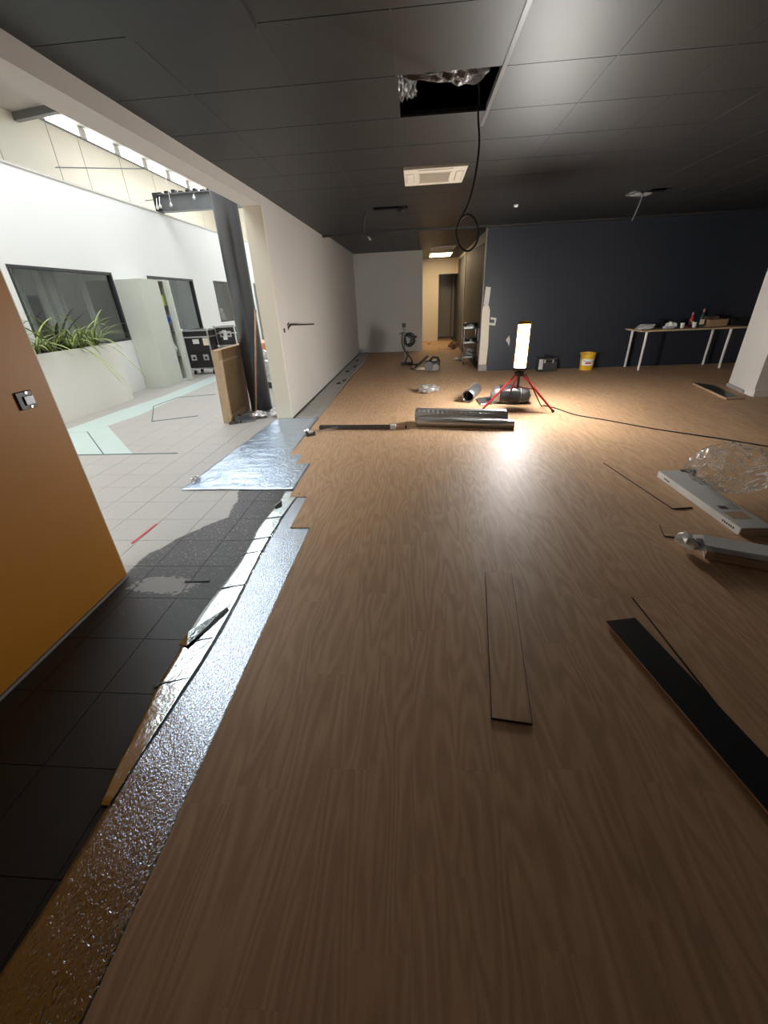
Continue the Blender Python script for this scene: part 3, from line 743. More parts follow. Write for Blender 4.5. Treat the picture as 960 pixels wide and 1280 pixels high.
# ---- foil rolls and scraps near the lamp
def foil_roll(p0, p1, r, label, fl=1.0, seed=0, core=True):
    p0, p1 = V3(p0), V3(p1)
    root = thing('foil_roll', label, 'foil roll', (p0.x, p0.y, FZ))
    d = (p1 - p0); L = d.length; d.normalize(); s = V3((0, 0, 1)).cross(d).normalized()
    def fn(u, v):
        a = 2 * math.pi * v; q = 1 + 0.05 * nz((u * 3 + seed, math.cos(a) * 2, math.sin(a) * 2), 1.5) + (0.035 if seed == 1 else 0.012) * math.sin(a * 16 + u * 3 + seed)
        return p0 + d * (L * u) + s * (math.cos(a) * r * q) + V3((0, 0, 1)) * (max(-r * fl, math.sin(a) * r * fl * q))
    MB().grid(fn, 40, 96).build('foil_wrap', 'foil_roll', root, smooth=True)
    for k, (pp, sg) in enumerate(((p0, -1), (p1, 1))):
        # spiral of the rolled layers seen at the end
        pts = []
        for i in range(60):
            a = i / 59 * 2 * math.pi * 3.5; rr = r * (0.25 + 0.7 * i / 59)
            pts.append(pp + d * (sg * .004) + s * (math.cos(a) * rr) + V3((0, 0, math.sin(a) * rr * fl)))
        MB().tube(pts, 0.004, 5).build('rolled_layer', 'alu', root)
        MB().tube([pp - d * (sg * .03), pp - d * (sg * .006)], r * .9 * min(1, fl), 16).build('end_core', 'cardboard', root)
    return root
r1 = foil_roll((0.0, 5.22, FZ + .095), (1.09, 5.05, FZ + .088), .105, 'thick silver foil underlay roll lying behind the thinner roll', .88, 1)
fp = MB(); fp.grid(lambda u, v: V3((0.01 + 1.08 * u, 5.13 - .17 * u + .0 * v - .02 - .06 * v, FZ + .19 - .06 * u * v - .015 * v + .006 * math.sin(u * 120) * (1 - u) + .008 * math.sin(v * 18))), 160, 10)
fp.build('corrugated_flap', 'foil_roll', r1, smooth=True, solid=.002)
foil_roll((0.02, 5.075, FZ + .055), (1.16, 4.86, FZ + .052), .057, 'thin silver foil roll in front of the thick roll', .95, 4)
# open silver roll, tilted
root = thing('foil_roll', 'short open silver roll tilted on the planks left of the lamp tripod', 'foil roll', (.8, 6.4, FZ))
pa, pb = V3((0.77, 6.22, FZ + .105)), V3((0.92, 6.50, FZ + .165))
dd = (pb - pa).normalized(); sx = dd.cross(V3((0, 0, 1))).normalized(); uz = sx.cross(dd)
def ring(u, v, r): 
    a = 2 * math.pi * v; return pa + (pb - pa) * u + sx * math.cos(a) * r + uz * math.sin(a) * r
MB().grid(lambda u, v: ring(u, v, .088), 6, 28).build('foil_wrap', 'foil_roll', root, smooth=True, solid=.003)
MB().tube([ring(0, i / 28, .088) for i in range(29)], .008, 6).build('rolled_rim', 'alu', root)
MB().grid(lambda u, v: ring(u * .8 + .05, v, .07), 6, 28).build('inner_layer', 'steel_dark', root, smooth=True)
# flat foil offcut and wrapped bundle
mb = MB(); mb.grid(lambda u, v: V3((.93 + .42 * u, 6.05 + .42 * v + .1 * u, FZ + .012 + .028 * abs(nz((u * 3, v * 3, 2), 1.6)) + .03 * max(0, v - .7))), 22, 16)
tag(mb.build('foil_offcut', 'foil_roll', smooth=True, solid=.0015), 'flat crinkled foil offcut between the open roll and the silver bundle', 'foil scrap')
root = thing('foil_bundle', 'silver bundle with dark folded end lying under the lamp tripod', 'bundle', (1.4, 6.1, FZ))
def bund(u, v):
    a = 2 * math.pi * v; r = .135 * (0.72 + .28 * math.sin(math.pi * min(1, max(0, u * .8 + .2)))) * (1 + .10 * nz((u * 2, math.cos(a), math.sin(a)), 2.2))
    if u > .92: r *= max(.05, (1 - u) / .08)
    if u < .06: r *= max(.3, u / .06)
    x = 1.10 + .56 * u; y = 6.22 - .12 * u + math.cos(a) * r * .9
    return V3((x, y, max(FZ + .002, FZ + .115 + math.sin(a) * r)))
MB().grid(lambda u, v: bund(u * .72, v), 22, 30).build('foil_wrap', 'foil_roll', root, smooth=True)
M['dark_film'] = mat('dark_grey_film', (0.022, 0.023, 0.025), 0.3, metal=.1, bump=.5, bscale=14, bdist=.01)
MB().grid(lambda u, v: bund(.70 + .3 * u, v), 12, 30).build('folded_end', 'dark_film', root, smooth=True)
MB().grid(lambda u, v: bund(.20 + .5 * u, .22 + .42 * v) + V3((0, -.012, .014)), 14, 8).build('dark_cover', 'dark_film', root, smooth=True, solid=.003)

# ---- long bar tool and clamp
root = thing('floor_bar', 'long dark metal bar with pale collar and brown grip on the planks', 'bar tool', (-.8, 4.98, FZ))
mb = MB(Tz((-1.236, 5.01, FZ), math.radians(-3.6))); mb.box(0.03, .90, -.02, .02, 0.006, .042); mb.box(0.0, .92, -.026, -.02, 0, .048); mb.box(0.0, .92, .02, .026, 0, .048); mb.build('rail', 'steel_dark', root, bevel=.002)
mb = MB(Tz((-1.236, 5.01, FZ), math.radians(-3.6))); mb.box(.915, .985, -.032, .032, 0, .055); mb.build('collar', 'paper', root, bevel=.006)
MB(Tz((-1.236, 5.01, FZ), math.radians(-3.6))).tube([(.985, 0, .024), (1.10, 0, .024)], .019, 12).build('grip', 'wood_pole', root)
MB(Tz((-1.236, 5.01, FZ), math.radians(-3.6))).tube([(1.10, 0, .024), (1.118, 0, .024)], .022, 12).build('grip_end', 'black', root)
MB().tube([(-.98, 4.985, FZ + .02), (-1.12, 4.90, FZ + .03), (-1.22, 4.80, FZ + .03)], .010, 8).build('side_arm', 'alu', root)
root = thing('metal_clamp', 'small crumpled metal clamp at the left end of the long bar', 'clamp', (-1.3, 4.75, FZ))
MB(Tz((-1.29, 4.74, FZ), .6)).box(-.06, .05, -.03, .02, 0, .03).box(-.06, -.035, -.03, .02, .03, .06).box(.03, .05, -.03, .02, .03, .05).build('jaw', 'steel_dark', root, bevel=.003)
MB().tube([(-1.36, 4.80, FZ + .05), (-1.25, 4.72, FZ + .055)], .009, 8).build('screw', 'alu', root)
MB().tube([(-1.375, 4.77, FZ + .05), (-1.345, 4.83, FZ + .05)], .007, 8).build('handle', 'alu', root)

# ---- plank cartons and the plastic bag
root = thing('carton', 'long flat printed plank carton with a clear plastic bag on it', 'carton', (2.15, 2.85, FZ), 'plank cartons')
T1 = Tz((2.055, 2.372, FZ), math.radians(0.5))
MB(T1).box(0, .195, 0, .975, 0, .058).build('body', 'carton', root, bevel=.003)
MB(T1).box(.004, .191, -.0015, 0, .004, .054).build('end_flap', 'carton_brown', root)
MB(T1).box(-.0015, 0, .004, .971, .004, .054).build('side_panel', 'paper', root)
MB(T1).box(.03, .15, .12, .22, .058, .0592).build('printed_window', 'carton_brown', root)
MB(T1).box(.045, .10, .26, .31, .058, .0592).build('printed_mark', 'print', root)
mb = MB(T1)
for k in range(3): mb.box(.12 + k * .02, .124 + k * .02, .25, .34, .058, .0592)
for k in range(6): mb.box(-.003, -.0015, .05 + k * .02, .062 + k * .02, .022, .034)
for k in range(4): mb.box(-.003, -.0015, .80 + k * .02, .812 + k * .02, .022, .034)
stuff(mb.build('small_print', 'print', root))
MB(Tz((2.30, 3.31, FZ), .05)).box(-.09, .03, 0, .03, 0, .07).build('inner_flap', 'print', root)
root = thing('carton', 'torn open plank carton with a crumpled white end flap', 'carton', (1.8, 2.1, FZ), 'plank cartons')
T2 = Tz((1.685, 2.10, FZ + .0095), math.radians(-23))
mb = MB(T2); mb.box(0, .95, .005, .18, 0, .005); mb.box(0, .95, .173, .18, .005, .062); mb.box(.0, .95, .045, .18, .060, .064); mb.build('body', 'carton', root)
mb = MB(T2); mb.box(0.0, .04, -.002, .004, 0, .052); mb.box(.30, .95, -.002, .004, 0, .05); mb.box(.04, .30, -.002, .004, 0, .022); mb.build('cut_side', 'carton_brown', root)
mb = MB(T2); mb.add([(0, .045, .062), (.95, .045, .062), (.95, .004, .05), (0.30, .004, .05), (.30, .02, .045), (.04, .02, .045), (.04, .004, .05), (0, .004, .05)], [tuple(range(8))]); mb.build('lid_edge', 'carton', root, solid=.002)
MB(T2).box(.006, .94, .01, .172, .006, .040).build('inner_pack', 'carton_brown', root)
mb = MB(T2)
mb.add([(0, .0, .05), (0, .18, .064), (-.05, .17, .058), (-.055, .02, .036)], [(0, 1, 2, 3)])
mb.build('end_flap', 'paper', root, solid=.002)
mb = MB(T2)
for k in range(4): mb.box(-.048 + k * .011, -.043 + k * .011, .05, .13, .0525 + .003 * k, .0555 + .0032 * k)
stuff(mb.build('small_print', 'print', root))
crumple('torn_end', tuple(T2 @ V3((-.085, .09, 0))), (.05, .085, .04), 'paper', '', '', 7.7, parent=root, amp=.8, sub=2)
# bag: crumpled film blown up on the carton
bm = bmesh.new(); bmesh.ops.create_icosphere(bm, subdivisions=5, radius=1.0)
for v in bm.verts:
    p = v.co.copy()
    r1_ = abs(noise.noise(p * 2.1 + V3((4, 1, 0)))); r2_ = abs(noise.noise(p * 4.7 + V3((1, 8, 2)))); r3_ = abs(noise.noise(p * 10.0 + V3((1, 3, 9))))
    s = 1.04 - .30 * r1_ - .13 * r2_ - .03 * r3_
    q = V3((p.x * .30 * s, p.y * .25 * s, p.z * .19 * s))
    if p.x < -.55: q.z *= .55; q.x -= (-.55 - p.x) * .14      # gathered tail on the left
    q.z = max(q.z, -.135 + .02 * r2_)
    v.co = Matrix.Rotation(.35, 3, 'Z') @ q + V3((2.33, 2.98, FZ + .215))
me = bpy.data.meshes.new('plastic_bag'); bm.to_mesh(me); bm.free(); me.polygons.foreach_set('use_smooth', [True] * len(me.polygons)); me.materials.append(M['film'])
o = bpy.data.objects.new('plastic_bag', me); C.objects.link(o)
tag(o, 'crumpled clear plastic bag puffed up on the long printed carton', 'plastic bag')

# ---- dark board by the right pier
root = thing('floor_board', 'dark flat board lying on the floor at the foot of the right pier', 'board', (4.55, 6.5, FZ))
MB().prism([(4.50, 7.14), (4.30, 6.02), (4.545, 6.02), (4.72, 6.98)], FZ, FZ + .022).build('core', 'carton_brown', root)
MB().prism([(4.51, 7.13), (4.33, 6.10), (4.50, 6.10), (4.69, 6.96)], FZ + .022, FZ + .026).build('top_face', 'black', root)

# ---- table with its things
tb = thing('trestle_table', 'long light wood table on four thin white legs before the navy wall', 'table', (5.05, 8.75, FZ))
MB().box(4.13, 5.97, 8.42, 9.08, .715, .745).build('table_top', 'ply', tb, bevel=.004)
for x, y in ((4.27, 8.50), (4.24, 8.99), (5.74, 8.99), (5.75, 8.52)):
    lg = MB().tube([(x, y, .715), (x, y, FZ + .012)], [.021, .019], 12).build('leg', 'paper', tb)
    MB().tube([(x, y, FZ + .014), (x, y, FZ)], .023, 12).build('foot', 'rubber', lg)
    MB().box(x - .04, x + .04, y - .04, y + .04, .709, .715).build('mounting_plate', 'alu', lg)
TZ = .745
root = thing('paper_stack', 'pale grey stack of papers on the left end of the table', 'papers', (4.30, 8.7, TZ))
for k in range(4): MB(Tz((4.30 + .01 * k, 8.72, TZ + .02 * k), .1 * k - .1)).box(-.12 + .02 * k, .12, -.09, .09, 0, .0195).build('pad', 'carton', root)
crumple('folded_cloth', (4.62, 8.9, TZ), (.14, .10, .07), 'navy', 'dark blue cloth heap on the table behind the paper stack', 'cloth', 6.3)
root = thing('tissue_pack', 'white crumpled paper bag on the table left of the cup', 'paper bag', (4.76, 8.66, TZ))
crumple('bag_body', (4.75, 8.66, TZ), (.10, .07, .06), 'paper', '', '', 1.4, parent=root)
MB(Tz((4.70, 8.62, TZ), .2)).box(-.09, .06, -.05, .05, 0, .04).build('flap', 'carton', root)
def cup(x, y, label):
    r = thing('paper_cup', label, 'cup', (x, y, TZ), 'paper cups')
    MB().lathe((x, y, TZ), [(.026, 0), (.037, .085), (.034, .085), (.025, .006)], 18).build('cup_wall', 'paper', r, smooth=False)
    MB().tube([(x + .036 * math.cos(a * .3491), y + .036 * math.sin(a * .3491), TZ + .086) for a in range(19)], .003, 6).build('rim', 'paper', r)
cup(4.90, 8.56, 'white paper cup standing alone beside the white bag')
cup(5.13, 8.60, 'white paper cup in front of the pink-topped bottle')
tag(MB(Tz((5.01, 8.7, TZ), .5)).box(-.05, .05, -.03, .03, 0, .02).build('sponge', 'paper', bevel=.006), 'small white pad lying between the two paper cups', 'pad')
def bottle(x, y, r, h, m, mc, label):
    t = thing('spray_bottle', label, 'bottle', (x, y, TZ), 'bottles on the table')
    MB().lathe((x, y, TZ), [(r * .95, 0), (r, .01), (r, h * .55), (r * .7, h * .68), (r * .4, h * .75), (r * .4, h * .82)], 18).build('bottle_body', m, t, smooth=True)
    MB().lathe((x, y, TZ), [(r * .5, h * .81), (r * .5, h * .9), (r * .35, h * .97), (r * .2, h)], 14).build('cap', mc, t)
    MB().box(x - r * 1.02, x + r * 1.02, y - r * 1.03, y - r * .5, TZ + h * .15, TZ + h * .42).build('bottle_label', 'sticker', t)
M['pink'] = mat('pink_plastic', (0.55, 0.18, 0.2), .4)
M['dkgreen'] = mat('green_glass', (0.05, 0.10, 0.08), .25)
bottle(5.16, 8.78, .035, .25, 'red', 'pink', 'dark red bottle with pink cap behind a white cup')
bottle(5.27, 8.66, .035, .31, 'dkgreen', 'pink', 'tall bottle with reddish upper part next to the brown box')
root = thing('cardboard_box', 'low brown cardboard box on the right end of the table', 'box', (5.54, 8.7, TZ))
MB(Tz((5.54, 8.72, TZ), .06)).box(-.17, .17, -.12, .12, 0, .12).build('body', 'cardboard', root, bevel=.003)
MB(Tz((5.54, 8.72, TZ), .06)).box(-.17, .17, -.025, .025, .12, .1215).build('tape', 'cardboard_edge', root)
MB(Tz((5.54, 8.72, TZ), .06)).add([(-.17, .12, .12), (.17, .12, .12), (.17, .17, .16), (-.17, .17, .16)], [(0, 1, 2, 3)]).build('lid_flap', 'cardboard', root, solid=.004)
crumple('work_glove', (5.82, 8.72, TZ), (.09, .09, .08), 'black', 'dark crumpled glove at the right edge of the table', 'glove', 8.8)

# ---- yellow bucket and dark case
bk = thing('bucket', 'yellow plastic bucket with white label by the navy wall', 'bucket', (3.44, 8.9, FZ))
MB().lathe((3.44, 8.9, FZ), [(.115, 0), (.120, .01), (.14, .30), (.15, .305), (.15, .325), (.136, .325), (.112, .015)], 28).build('bucket_body', 'yellow', bk, smooth=False)
MB().tube([(3.44 + .148 * math.cos(a), 8.9 + .148 * math.sin(a), FZ + .31) for a in [i * math.pi / 14 for i in range(29)]], .008, 8).build('rim', 'yellow', bk)
def arc_patch(z0, z1, a0, a1, r0, r1, m, nm, par):
    mb = MB(); mb.grid(lambda u, v: V3((3.44 + (r0 + (r1 - r0) * v) * math.cos(a0 + (a1 - a0) * u), 8.9 + (r0 + (r1 - r0) * v) * math.sin(a0 + (a1 - a0) * u), FZ + z0 + (z1 - z0) * v)), 12, 2); mb.build(nm, m, par, solid=.002)
arc_patch(.10, .22, math.radians(205), math.radians(305), .132, .1345, 'paper', 'label_panel', bk)
arc_patch(.13, .16, math.radians(240), math.radians(285), .1355, .136, 'red', 'label_print', bk)
MB().tube([(3.29, 8.86, FZ + .31), (3.27, 8.80, FZ + .24), (3.33, 8.755, FZ + .19), (3.47, 8.745, FZ + .17), (3.57, 8.80, FZ + .22), (3.59, 8.88, FZ + .31)], .004, 6).build('handle', 'steel_mid', bk)
cs = thing('tool_case', 'dark grey tool case on the floor just right of the lamp', 'case', (2.65, 8.9, FZ))
MB().box(2.46, 2.84, 8.80, 9.02, FZ, FZ + .20).build('case_body', 'steel_dark', cs, bevel=.02)
MB().box(2.465, 2.835, 8.805, 9.015, FZ + .205, FZ + .27).build('case_lid', 'steel_dark', cs, bevel=.02)
MB().tube([(2.56, 8.9, FZ + .265), (2.58, 8.9, FZ + .31), (2.72, 8.9, FZ + .31), (2.74, 8.9, FZ + .265)], .010, 8).build('handle', 'black', cs)
MB().box(2.47, 2.55, 8.797, 8.80, FZ + .05, FZ + .24).build('case_label', 'carton', cs)
for x in (2.58, 2.74): MB().box(x - .015, x + .015, 8.79, 8.802, FZ + .17, FZ + .23).build('latch', 'alu', cs)

# ---- trolley with its load
tr = thing('trolley', 'three-tier metal trolley beside the end of the navy wall', 'trolley', (1.27, 10.4, FZ))
X0, X1, Y0, Y1 = 1.10, 1.44, 10.22, 10.72
for x in (X0 + .012, X1 - .012):
    for y in (Y0 + .012, Y1 - .012):
        p = MB().tube([(x, y, FZ + .09), (x, y, FZ + .82)], .012, 10).build('post', 'chrome', tr)
        MB().tube([(x - .012, y, FZ + .04), (x + .012, y, FZ + .04)], .04, 14).build('wheel', 'rubber', p)
        MB().box(x - .016, x + .016, y - .02, y + .02, FZ + .075, FZ + .095).build('fork', 'steel_mid', p)
for z in (.14, .46, .77):
    MB().box(X0, X1, Y0, Y1, FZ + z, FZ + z + .006).box(X0, X1, Y0 - .004, Y0, FZ + z - .004, FZ + z + .034).box(X0, X1, Y1, Y1 + .004, FZ + z - .004, FZ + z + .034).box(X0 - .004, X0, Y0, Y1, FZ + z - .004, FZ + z + .034).box(X1, X1 + .004, Y0, Y1, FZ + z - .004, FZ + z + .034).build('shelf', 'steel_mid', tr)
root = thing('equipment_bag', 'black equipment bag on the top shelf of the trolley', 'bag', (1.27, 10.45, FZ + .776))
MB().box(1.13, 1.41, 10.27, 10.67, FZ + .776, FZ + .885).build('bag_body', 'black', root, bevel=.03)
MB().tube(smooth_path([(1.16, 10.26, FZ + .80), (1.22, 10.24, FZ + .86), (1.30, 10.24, FZ + .85), (1.36, 10.26, FZ + .80)]), .009, 6).build('strap', 'alu', root)
tag(MB(Tz((1.30, 10.45, FZ + .466), .2)).box(-.10, .08, -.14, .14, 0, .10).build('dark_box', 'steel_dark', bevel=.006), 'dark box on the middle shelf of the trolley', 'box')
root = thing('small_jar', 'small pale jar at the front of the trolley middle shelf', 'jar', (1.27, 10.26, FZ + .466))
MB().lathe((1.27, 10.27, FZ + .466), [(.028, 0), (.03, .005), (.03, .05), (.022, .06)], 14).build('jar_body', 'cardboard_edge', root)
MB().lathe((1.27, 10.27, FZ + .524), [(.026, 0), (.026, .015)], 14).build('lid', 'paper', root)
root = thing('tipped_crate', 'pale tilted crate on the bottom shelf of the trolley', 'crate', (1.25, 10.42, FZ + .146))
mb = MB(Tz((1.24, 10.40, FZ + .19), .2, 0, .35)); mb.box(-.11, .11, -.12, .12, 0, .01); mb.box(-.11, .11, -.12, -.11, .01, .13); mb.box(-.11, .11, .11, .12, .01, .13); mb.box(-.11, -.10, -.11, .11, .01, .13); mb.box(.10, .11, -.11, .11, .01, .13); mb.build('crate_shell', 'grey_door', root)
mb = MB(Tz((1.24, 10.40, FZ + .19), .2, 0, .35)); mb.box(-.08, .08, -.122, -.12, .05, .08); mb.build('hand_hole', 'print', root)

# ---- upright machine with coiled cable, power tool
um = thing('upright_machine', 'thin upright machine pole hung with coiled black cable on a low base', 'machine', (-.27, 10.4, FZ))
MB().tube([(-.27, 10.42, FZ + .05), (-.28, 10.40, FZ + .90)], .024, 10).build('pole', 'steel_mid', um)
MB().box(-.32, -.24, 10.36, 10.44, FZ + .84, FZ + .93).build('head', 'steel_dark', um, bevel=.01)
MB().tube([(-.40, 10.40, FZ + .70), (-.28, 10.40, FZ + .74), (-.10, 10.40, FZ + .64), (-.02, 10.40, FZ + .62)], .010, 8).build('handle_bar', 'black', um)
MB().lathe((-.01, 10.40, FZ + .60), [(.02, 0), (.028, .01), (.028, .04), (.02, .05)], 12).build('knob', 'black', um)
for k in range(4):
    a0 = k * .5; c = (-.15 - .02 * k, 10.36 - .02 * k, FZ + .57)
    MB().tube([(c[0] + (.11 - .012 * k) * math.cos(i * .35) + .02 * math.sin(i * .8 + a0), c[1] + .01 * math.sin(i * .7), c[2] + (.15 - .02 * k) * math.sin(i * .35)) for i in range(19)], .015, 6).build('cable_coil', 'rubber', um)
MB().tube(smooth_path([(-.32, 10.37, FZ + .72), (-.33, 10.36, FZ + .50), (-.29, 10.36, FZ + .38), (-.24, 10.36, FZ + .30), (-.13, 10.37, FZ + .16), (-.10, 10.36, FZ + .05), (-.25, 10.36, FZ + .06), (-.20, 10.36, FZ + .22)]), .017, 6).build('hanging_cable', 'rubber', um)
MB().box(-.36, -.08, 10.30, 10.52, FZ + .01, FZ + .07).build('base', 'steel_dark', um, bevel=.015)
for x in (-.33, -.13): MB().tube([(x, 10.29, FZ + .035), (x, 10.32, FZ + .035)], .035, 14).build('wheel', 'rubber', um)
MB().box(-.12, .06, 10.30, 10.42, FZ, FZ + .03).build('foot_plate', 'black', um, bevel=.006)
pt = thing('power_tool', 'silver and black power saw lying on the planks beside the upright machine', 'power tool', (.25, 9.45, FZ))
Tp = Tz((.24, 9.5, FZ), math.radians(-12)) @ Matrix.Scale(1.38, 4)
MB(Tp).box(-.16, .20, -.11, .11, .01, .03).build('sole_plate', 'alu', pt, bevel=.004)
MB(Tp).box(-.02, .20, -.08, .09, .03, .15).build('motor_body', 'steel_dark', pt, bevel=.025)
MB(Tp).tube([(.02, -.02, .12), (.10, -.02, .20), (.17, 0, .19), (.20, .0, .12)], .020, 10).build('handle', 'black', pt)
MB(Tp).tube([(-.18, -.10, .04), (.0, .06, .21)], .020, 12).build('chrome_arm', 'chrome', pt)
MB(Tp).tube([(.05, -.125, .075), (.05, -.09, .075)], .07, 20).build('blade_guard', 'steel_mid', pt)
MB(Tp).tube([(.16, -.12, .06), (.16, -.09, .06)], .05, 18).build('blade_disc', 'alu', pt)
MB(Tp).tube(smooth_path([(-.16, .0, .03), (-.25, .05, .012), (-.30, .2, .012), (-.35, .45, .012)]), .008, 6).build('cord', 'rubber', pt)

# ---- ceiling things
ac = thing('air_conditioner', 'white square ceiling cassette with central grille in the black ceiling', 'air conditioner', (.195, 5.28, ZC))
ax0, ax1, ay0, ay1 = -.115, .505, 4.97, 5.60; zb = ZC - .028
M['ac'] = mat('ac_plastic', (0.74, 0.66, 0.55), .45, var=.02)
M['ac_d'] = mat('ac_grille', (0.50, 0.43, 0.35), .5, var=.02)
cx, cy = (ax0 + ax1) / 2, (ay0 + ay1) / 2
MB().box(ax0, ax1, ay0, ay1, zb, ZC + .01).build('fascia', 'ac', ac, bevel=.01)
gr = MB().box(cx - .165, cx + .165, cy - .165, cy + .165, zb - .006, zb - .0005).build('grille', 'ac', ac)
for k in range(11): MB().box(cx - .15, cx + .15, cy - .15 + k * .028, cy - .138 + k * .028, zb - .012, zb - .006).build('grille_slat', 'ac_d', gr)
for k in range(4):
    T = Tz((cx, cy, 0), math.pi / 2 * k)
    vn = MB(T).box(-.17, .17, -.275, -.215, zb - .004, zb - .0005).build('air_vane', 'ac', ac)
    MB(T).box(-.16, .16, -.213, -.206, zb - .003, zb - .0005).build('slot', 'ac_d', vn)
    MB(T).box(-.17, .17, -.284, -.277, zb - .003, zb - .0005).build('slot', 'ac_d', vn)
# torn insulation film hanging in the missing tile
ins = thing('insulation_film', 'torn grey insulation film hanging in the missing ceiling tile', 'insulation', (.2, 3.4, ZC + .05))
def flap(fn, nm): MB().grid(fn, 26, 16).build(nm, 'insul', ins, smooth=True, solid=.003)
flap(lambda u, v: V3((-.07 + .50 * u, 3.19 + (.07 + .16 * min(1, u * 1.3) * (1 - max(0, u - .85) * 5)) * v + .012 * nz((u * 5, v * 4, 1), 1.5), ZC + .085 - .065 * v + .02 * nz((u * 6, v * 5, 0), 1.4))), 'long_flap')
flap(lambda u, v: V3((-.10 + .11 * u + .015 * nz((u * 3, v * 5, 4), 1.4), 3.20 + .40 * v, ZC + .012 + .05 * abs(nz((u * 3, v * 5, 7), 1.6)) + .03 * u)), 'side_flap')
MB().tube(smooth_path([(.36, 3.6, ZC + .25), (.43, 3.74, ZC + .1), (.44, 3.78, ZC + .02)]), .008, 6).build('support_wire', 'rubber', ins)
cpts = [(.436, 3.75, 2.62), (.436, 3.79, 2.54), (.453, 3.79, 2.39), (.436, 3.79, 2.214), (.393, 3.79, 2.051), (.338, 3.79, 1.956), (.311, 3.79, 1.882), (.346, 3.79, 1.787), (.409, 3.79, 1.752), (.468, 3.79, 1.796), (.481, 3.79, 1.873), (.452, 3.79, 1.95), (.396, 3.785, 1.988), (.348, 3.775, 1.965)]
tag(MB().tube(smooth_path(cpts), .007, 8).build('hanging_cable', 'rubber', smooth=True), 'thin black cable hanging from the ceiling, ending in a loop', 'cable')
root = thing('loose_cable', 'black cable stub dangling from the opened ceiling tile at the back', 'cable', (-.74, 7.1, ZC))
MB().tube(smooth_path([(-.62, 6.98, ZC + .08), (-.70, 7.05, ZC + .0), (-.75, 7.15, 2.50), (-.77, 7.25, 2.36), (-.70, 7.3, 2.27)]), .011, 6).build('cable', 'rubber', root, smooth=True)
MB().tube([(-.71, 7.29, 2.29), (-.68, 7.31, 2.25)], .015, 8).build('end_tip', 'steel_mid', root)
crumple('torn_liner', (-.20, 7.02, ZC - .07), (.07, .10, .07), 'dark_film', 'torn black liner sagging from the opened ceiling tile at the back', 'insulation', 2.7)
crumple('torn_liner', (2.96, 6.93, ZC - .05), (.17, .10, .05), 'insul', 'pale torn insulation poking from a hole in the right ceiling', 'insulation', 6.1)
tag(MB().tube(smooth_path([(3.0, 6.92, ZC - .03), (2.97, 6.9, 2.40), (2.92, 6.9, 2.25)]), .008, 6).build('wire_stub', 'steel_mid'), 'short pale wire hanging below the torn insulation on the right', 'wire')
root = thing('smoke_detector', 'tiny white detector on the black ceiling near the back', 'detector', (1.43, 7.25, ZC))
MB().lathe((1.43, 7.25, ZC - .03), [(.018, 0), (.028, .006), (.03, .02), (.035, .029)], 16).build('housing', 'paper', root)
MB().lathe((1.43, 7.25, ZC - .034), [(.006, 0), (.007, .004)], 8).build('sensor', 'black', root)
cl_ = thing('ceiling_light', 'bright warm ceiling light in the back corridor', 'ceiling light', (.75, 14.7, ZC + .05))
MB().box(.42, 1.10, 14.15, 15.3, ZC + .02, ZC + .052).build('light_frame', 'ac', cl_)
MB().box(.45, 1.07, 14.18, 15.27, ZC + .012, ZC + .02).build('diffuser', 'tube_warm', cl_)
vp = thing('ceiling_vent', 'pale flat vent panel in front of the corridor light', 'vent', (.73, 12.95, ZC + .05))
MB().box(.42, 1.05, 12.6, 13.3, ZC + .03, ZC + .052).build('vent_frame', 'ac', vp)
for k in range(6): MB().box(.46, 1.01, 12.66 + k * .1, 12.73 + k * .1, ZC + .024, ZC + .03).build('vent_slat', 'ac_d', vp)

# ---- wall fittings
sw = thing('wall_switch', 'grey wall switch without cover on the ochre wall', 'switch', (-1.785, 1.754, 1.107))
sx_ = -1.785
MB().box(sx_, sx_ + .008, 1.712, 1.796, 1.067, 1.145).build('mount_frame', 'black', sw, bevel=.003)
MB().box(sx_ + .008, sx_ + .014, 1.742, 1.792, 1.084, 1.124).build('rocker', 'steel_mid', sw, bevel=.002)
for z in (1.075, 1.137): MB().tube([(sx_ + .006, 1.766, z), (sx_ + .011, 1.766, z)], .006, 10).build('screw', 'alu', sw)
wc = thing('wall_cable', 'black cable stub poking out of the long white wall', 'cable', (-1.75, 5.95, 1.15))
MB().tube(smooth_path([(-1.76, 5.97, 1.13), (-1.735, 5.98, 1.17), (-1.71, 6.02, 1.19), (-1.66, 6.2, 1.18), (-1.58, 6.4, 1.17), (-1.52, 6.55, 1.165)]), .010, 8).build('cable', 'rubber', wc, smooth=True)
MB().box(-1.752, -1.744, 5.76, 5.81, 1.11, 1.16).build('back_box', 'print', wc)
MB().tube([(-1.75, 5.95, 1.19), (-1.742, 6.02, 1.215)], .006, 6).build('clip', 'print', wc)

# ---- steel post and roof beam
M['post'] = mat('post_steel', (0.15, 0.155, 0.165), 0.3, metal=0.75, var=0.2, vscale=3)
sp = thing('steel_post', 'tall dark grey round steel post at the edge of the opening', 'post', (-2.39, 6.15, 0))
MB().lathe((-2.39, 6.15, 0), [(.155, .02), (.155, 5.49)], 36).build('shaft', 'post', sp, smooth=True)
MB().lathe((-2.39, 6.15, 0), [(.19, 0), (.19, .02)], 24).build('base_plate', 'steel_mid', sp)
rb = thing('roof_girder', 'dark grey steel girder crossing the hall above the offices', 'girder', (-4.0, 10.7, 3.33))
MB().box(-5.62, -1.97, 10.62, 10.78, 3.36, 3.375).box(-5.62, -1.97, 10.69, 10.71, 3.375, 3.66).box(-5.62, -1.97, 10.62, 10.78, 3.66, 3.68).build('girder_web', 'steel_mid', rb)
MB().box(-5.70, -5.60, 10.60, 10.80, 3.36, 3.70).build('end_plate', 'steel_dark', rb)
mb = MB()
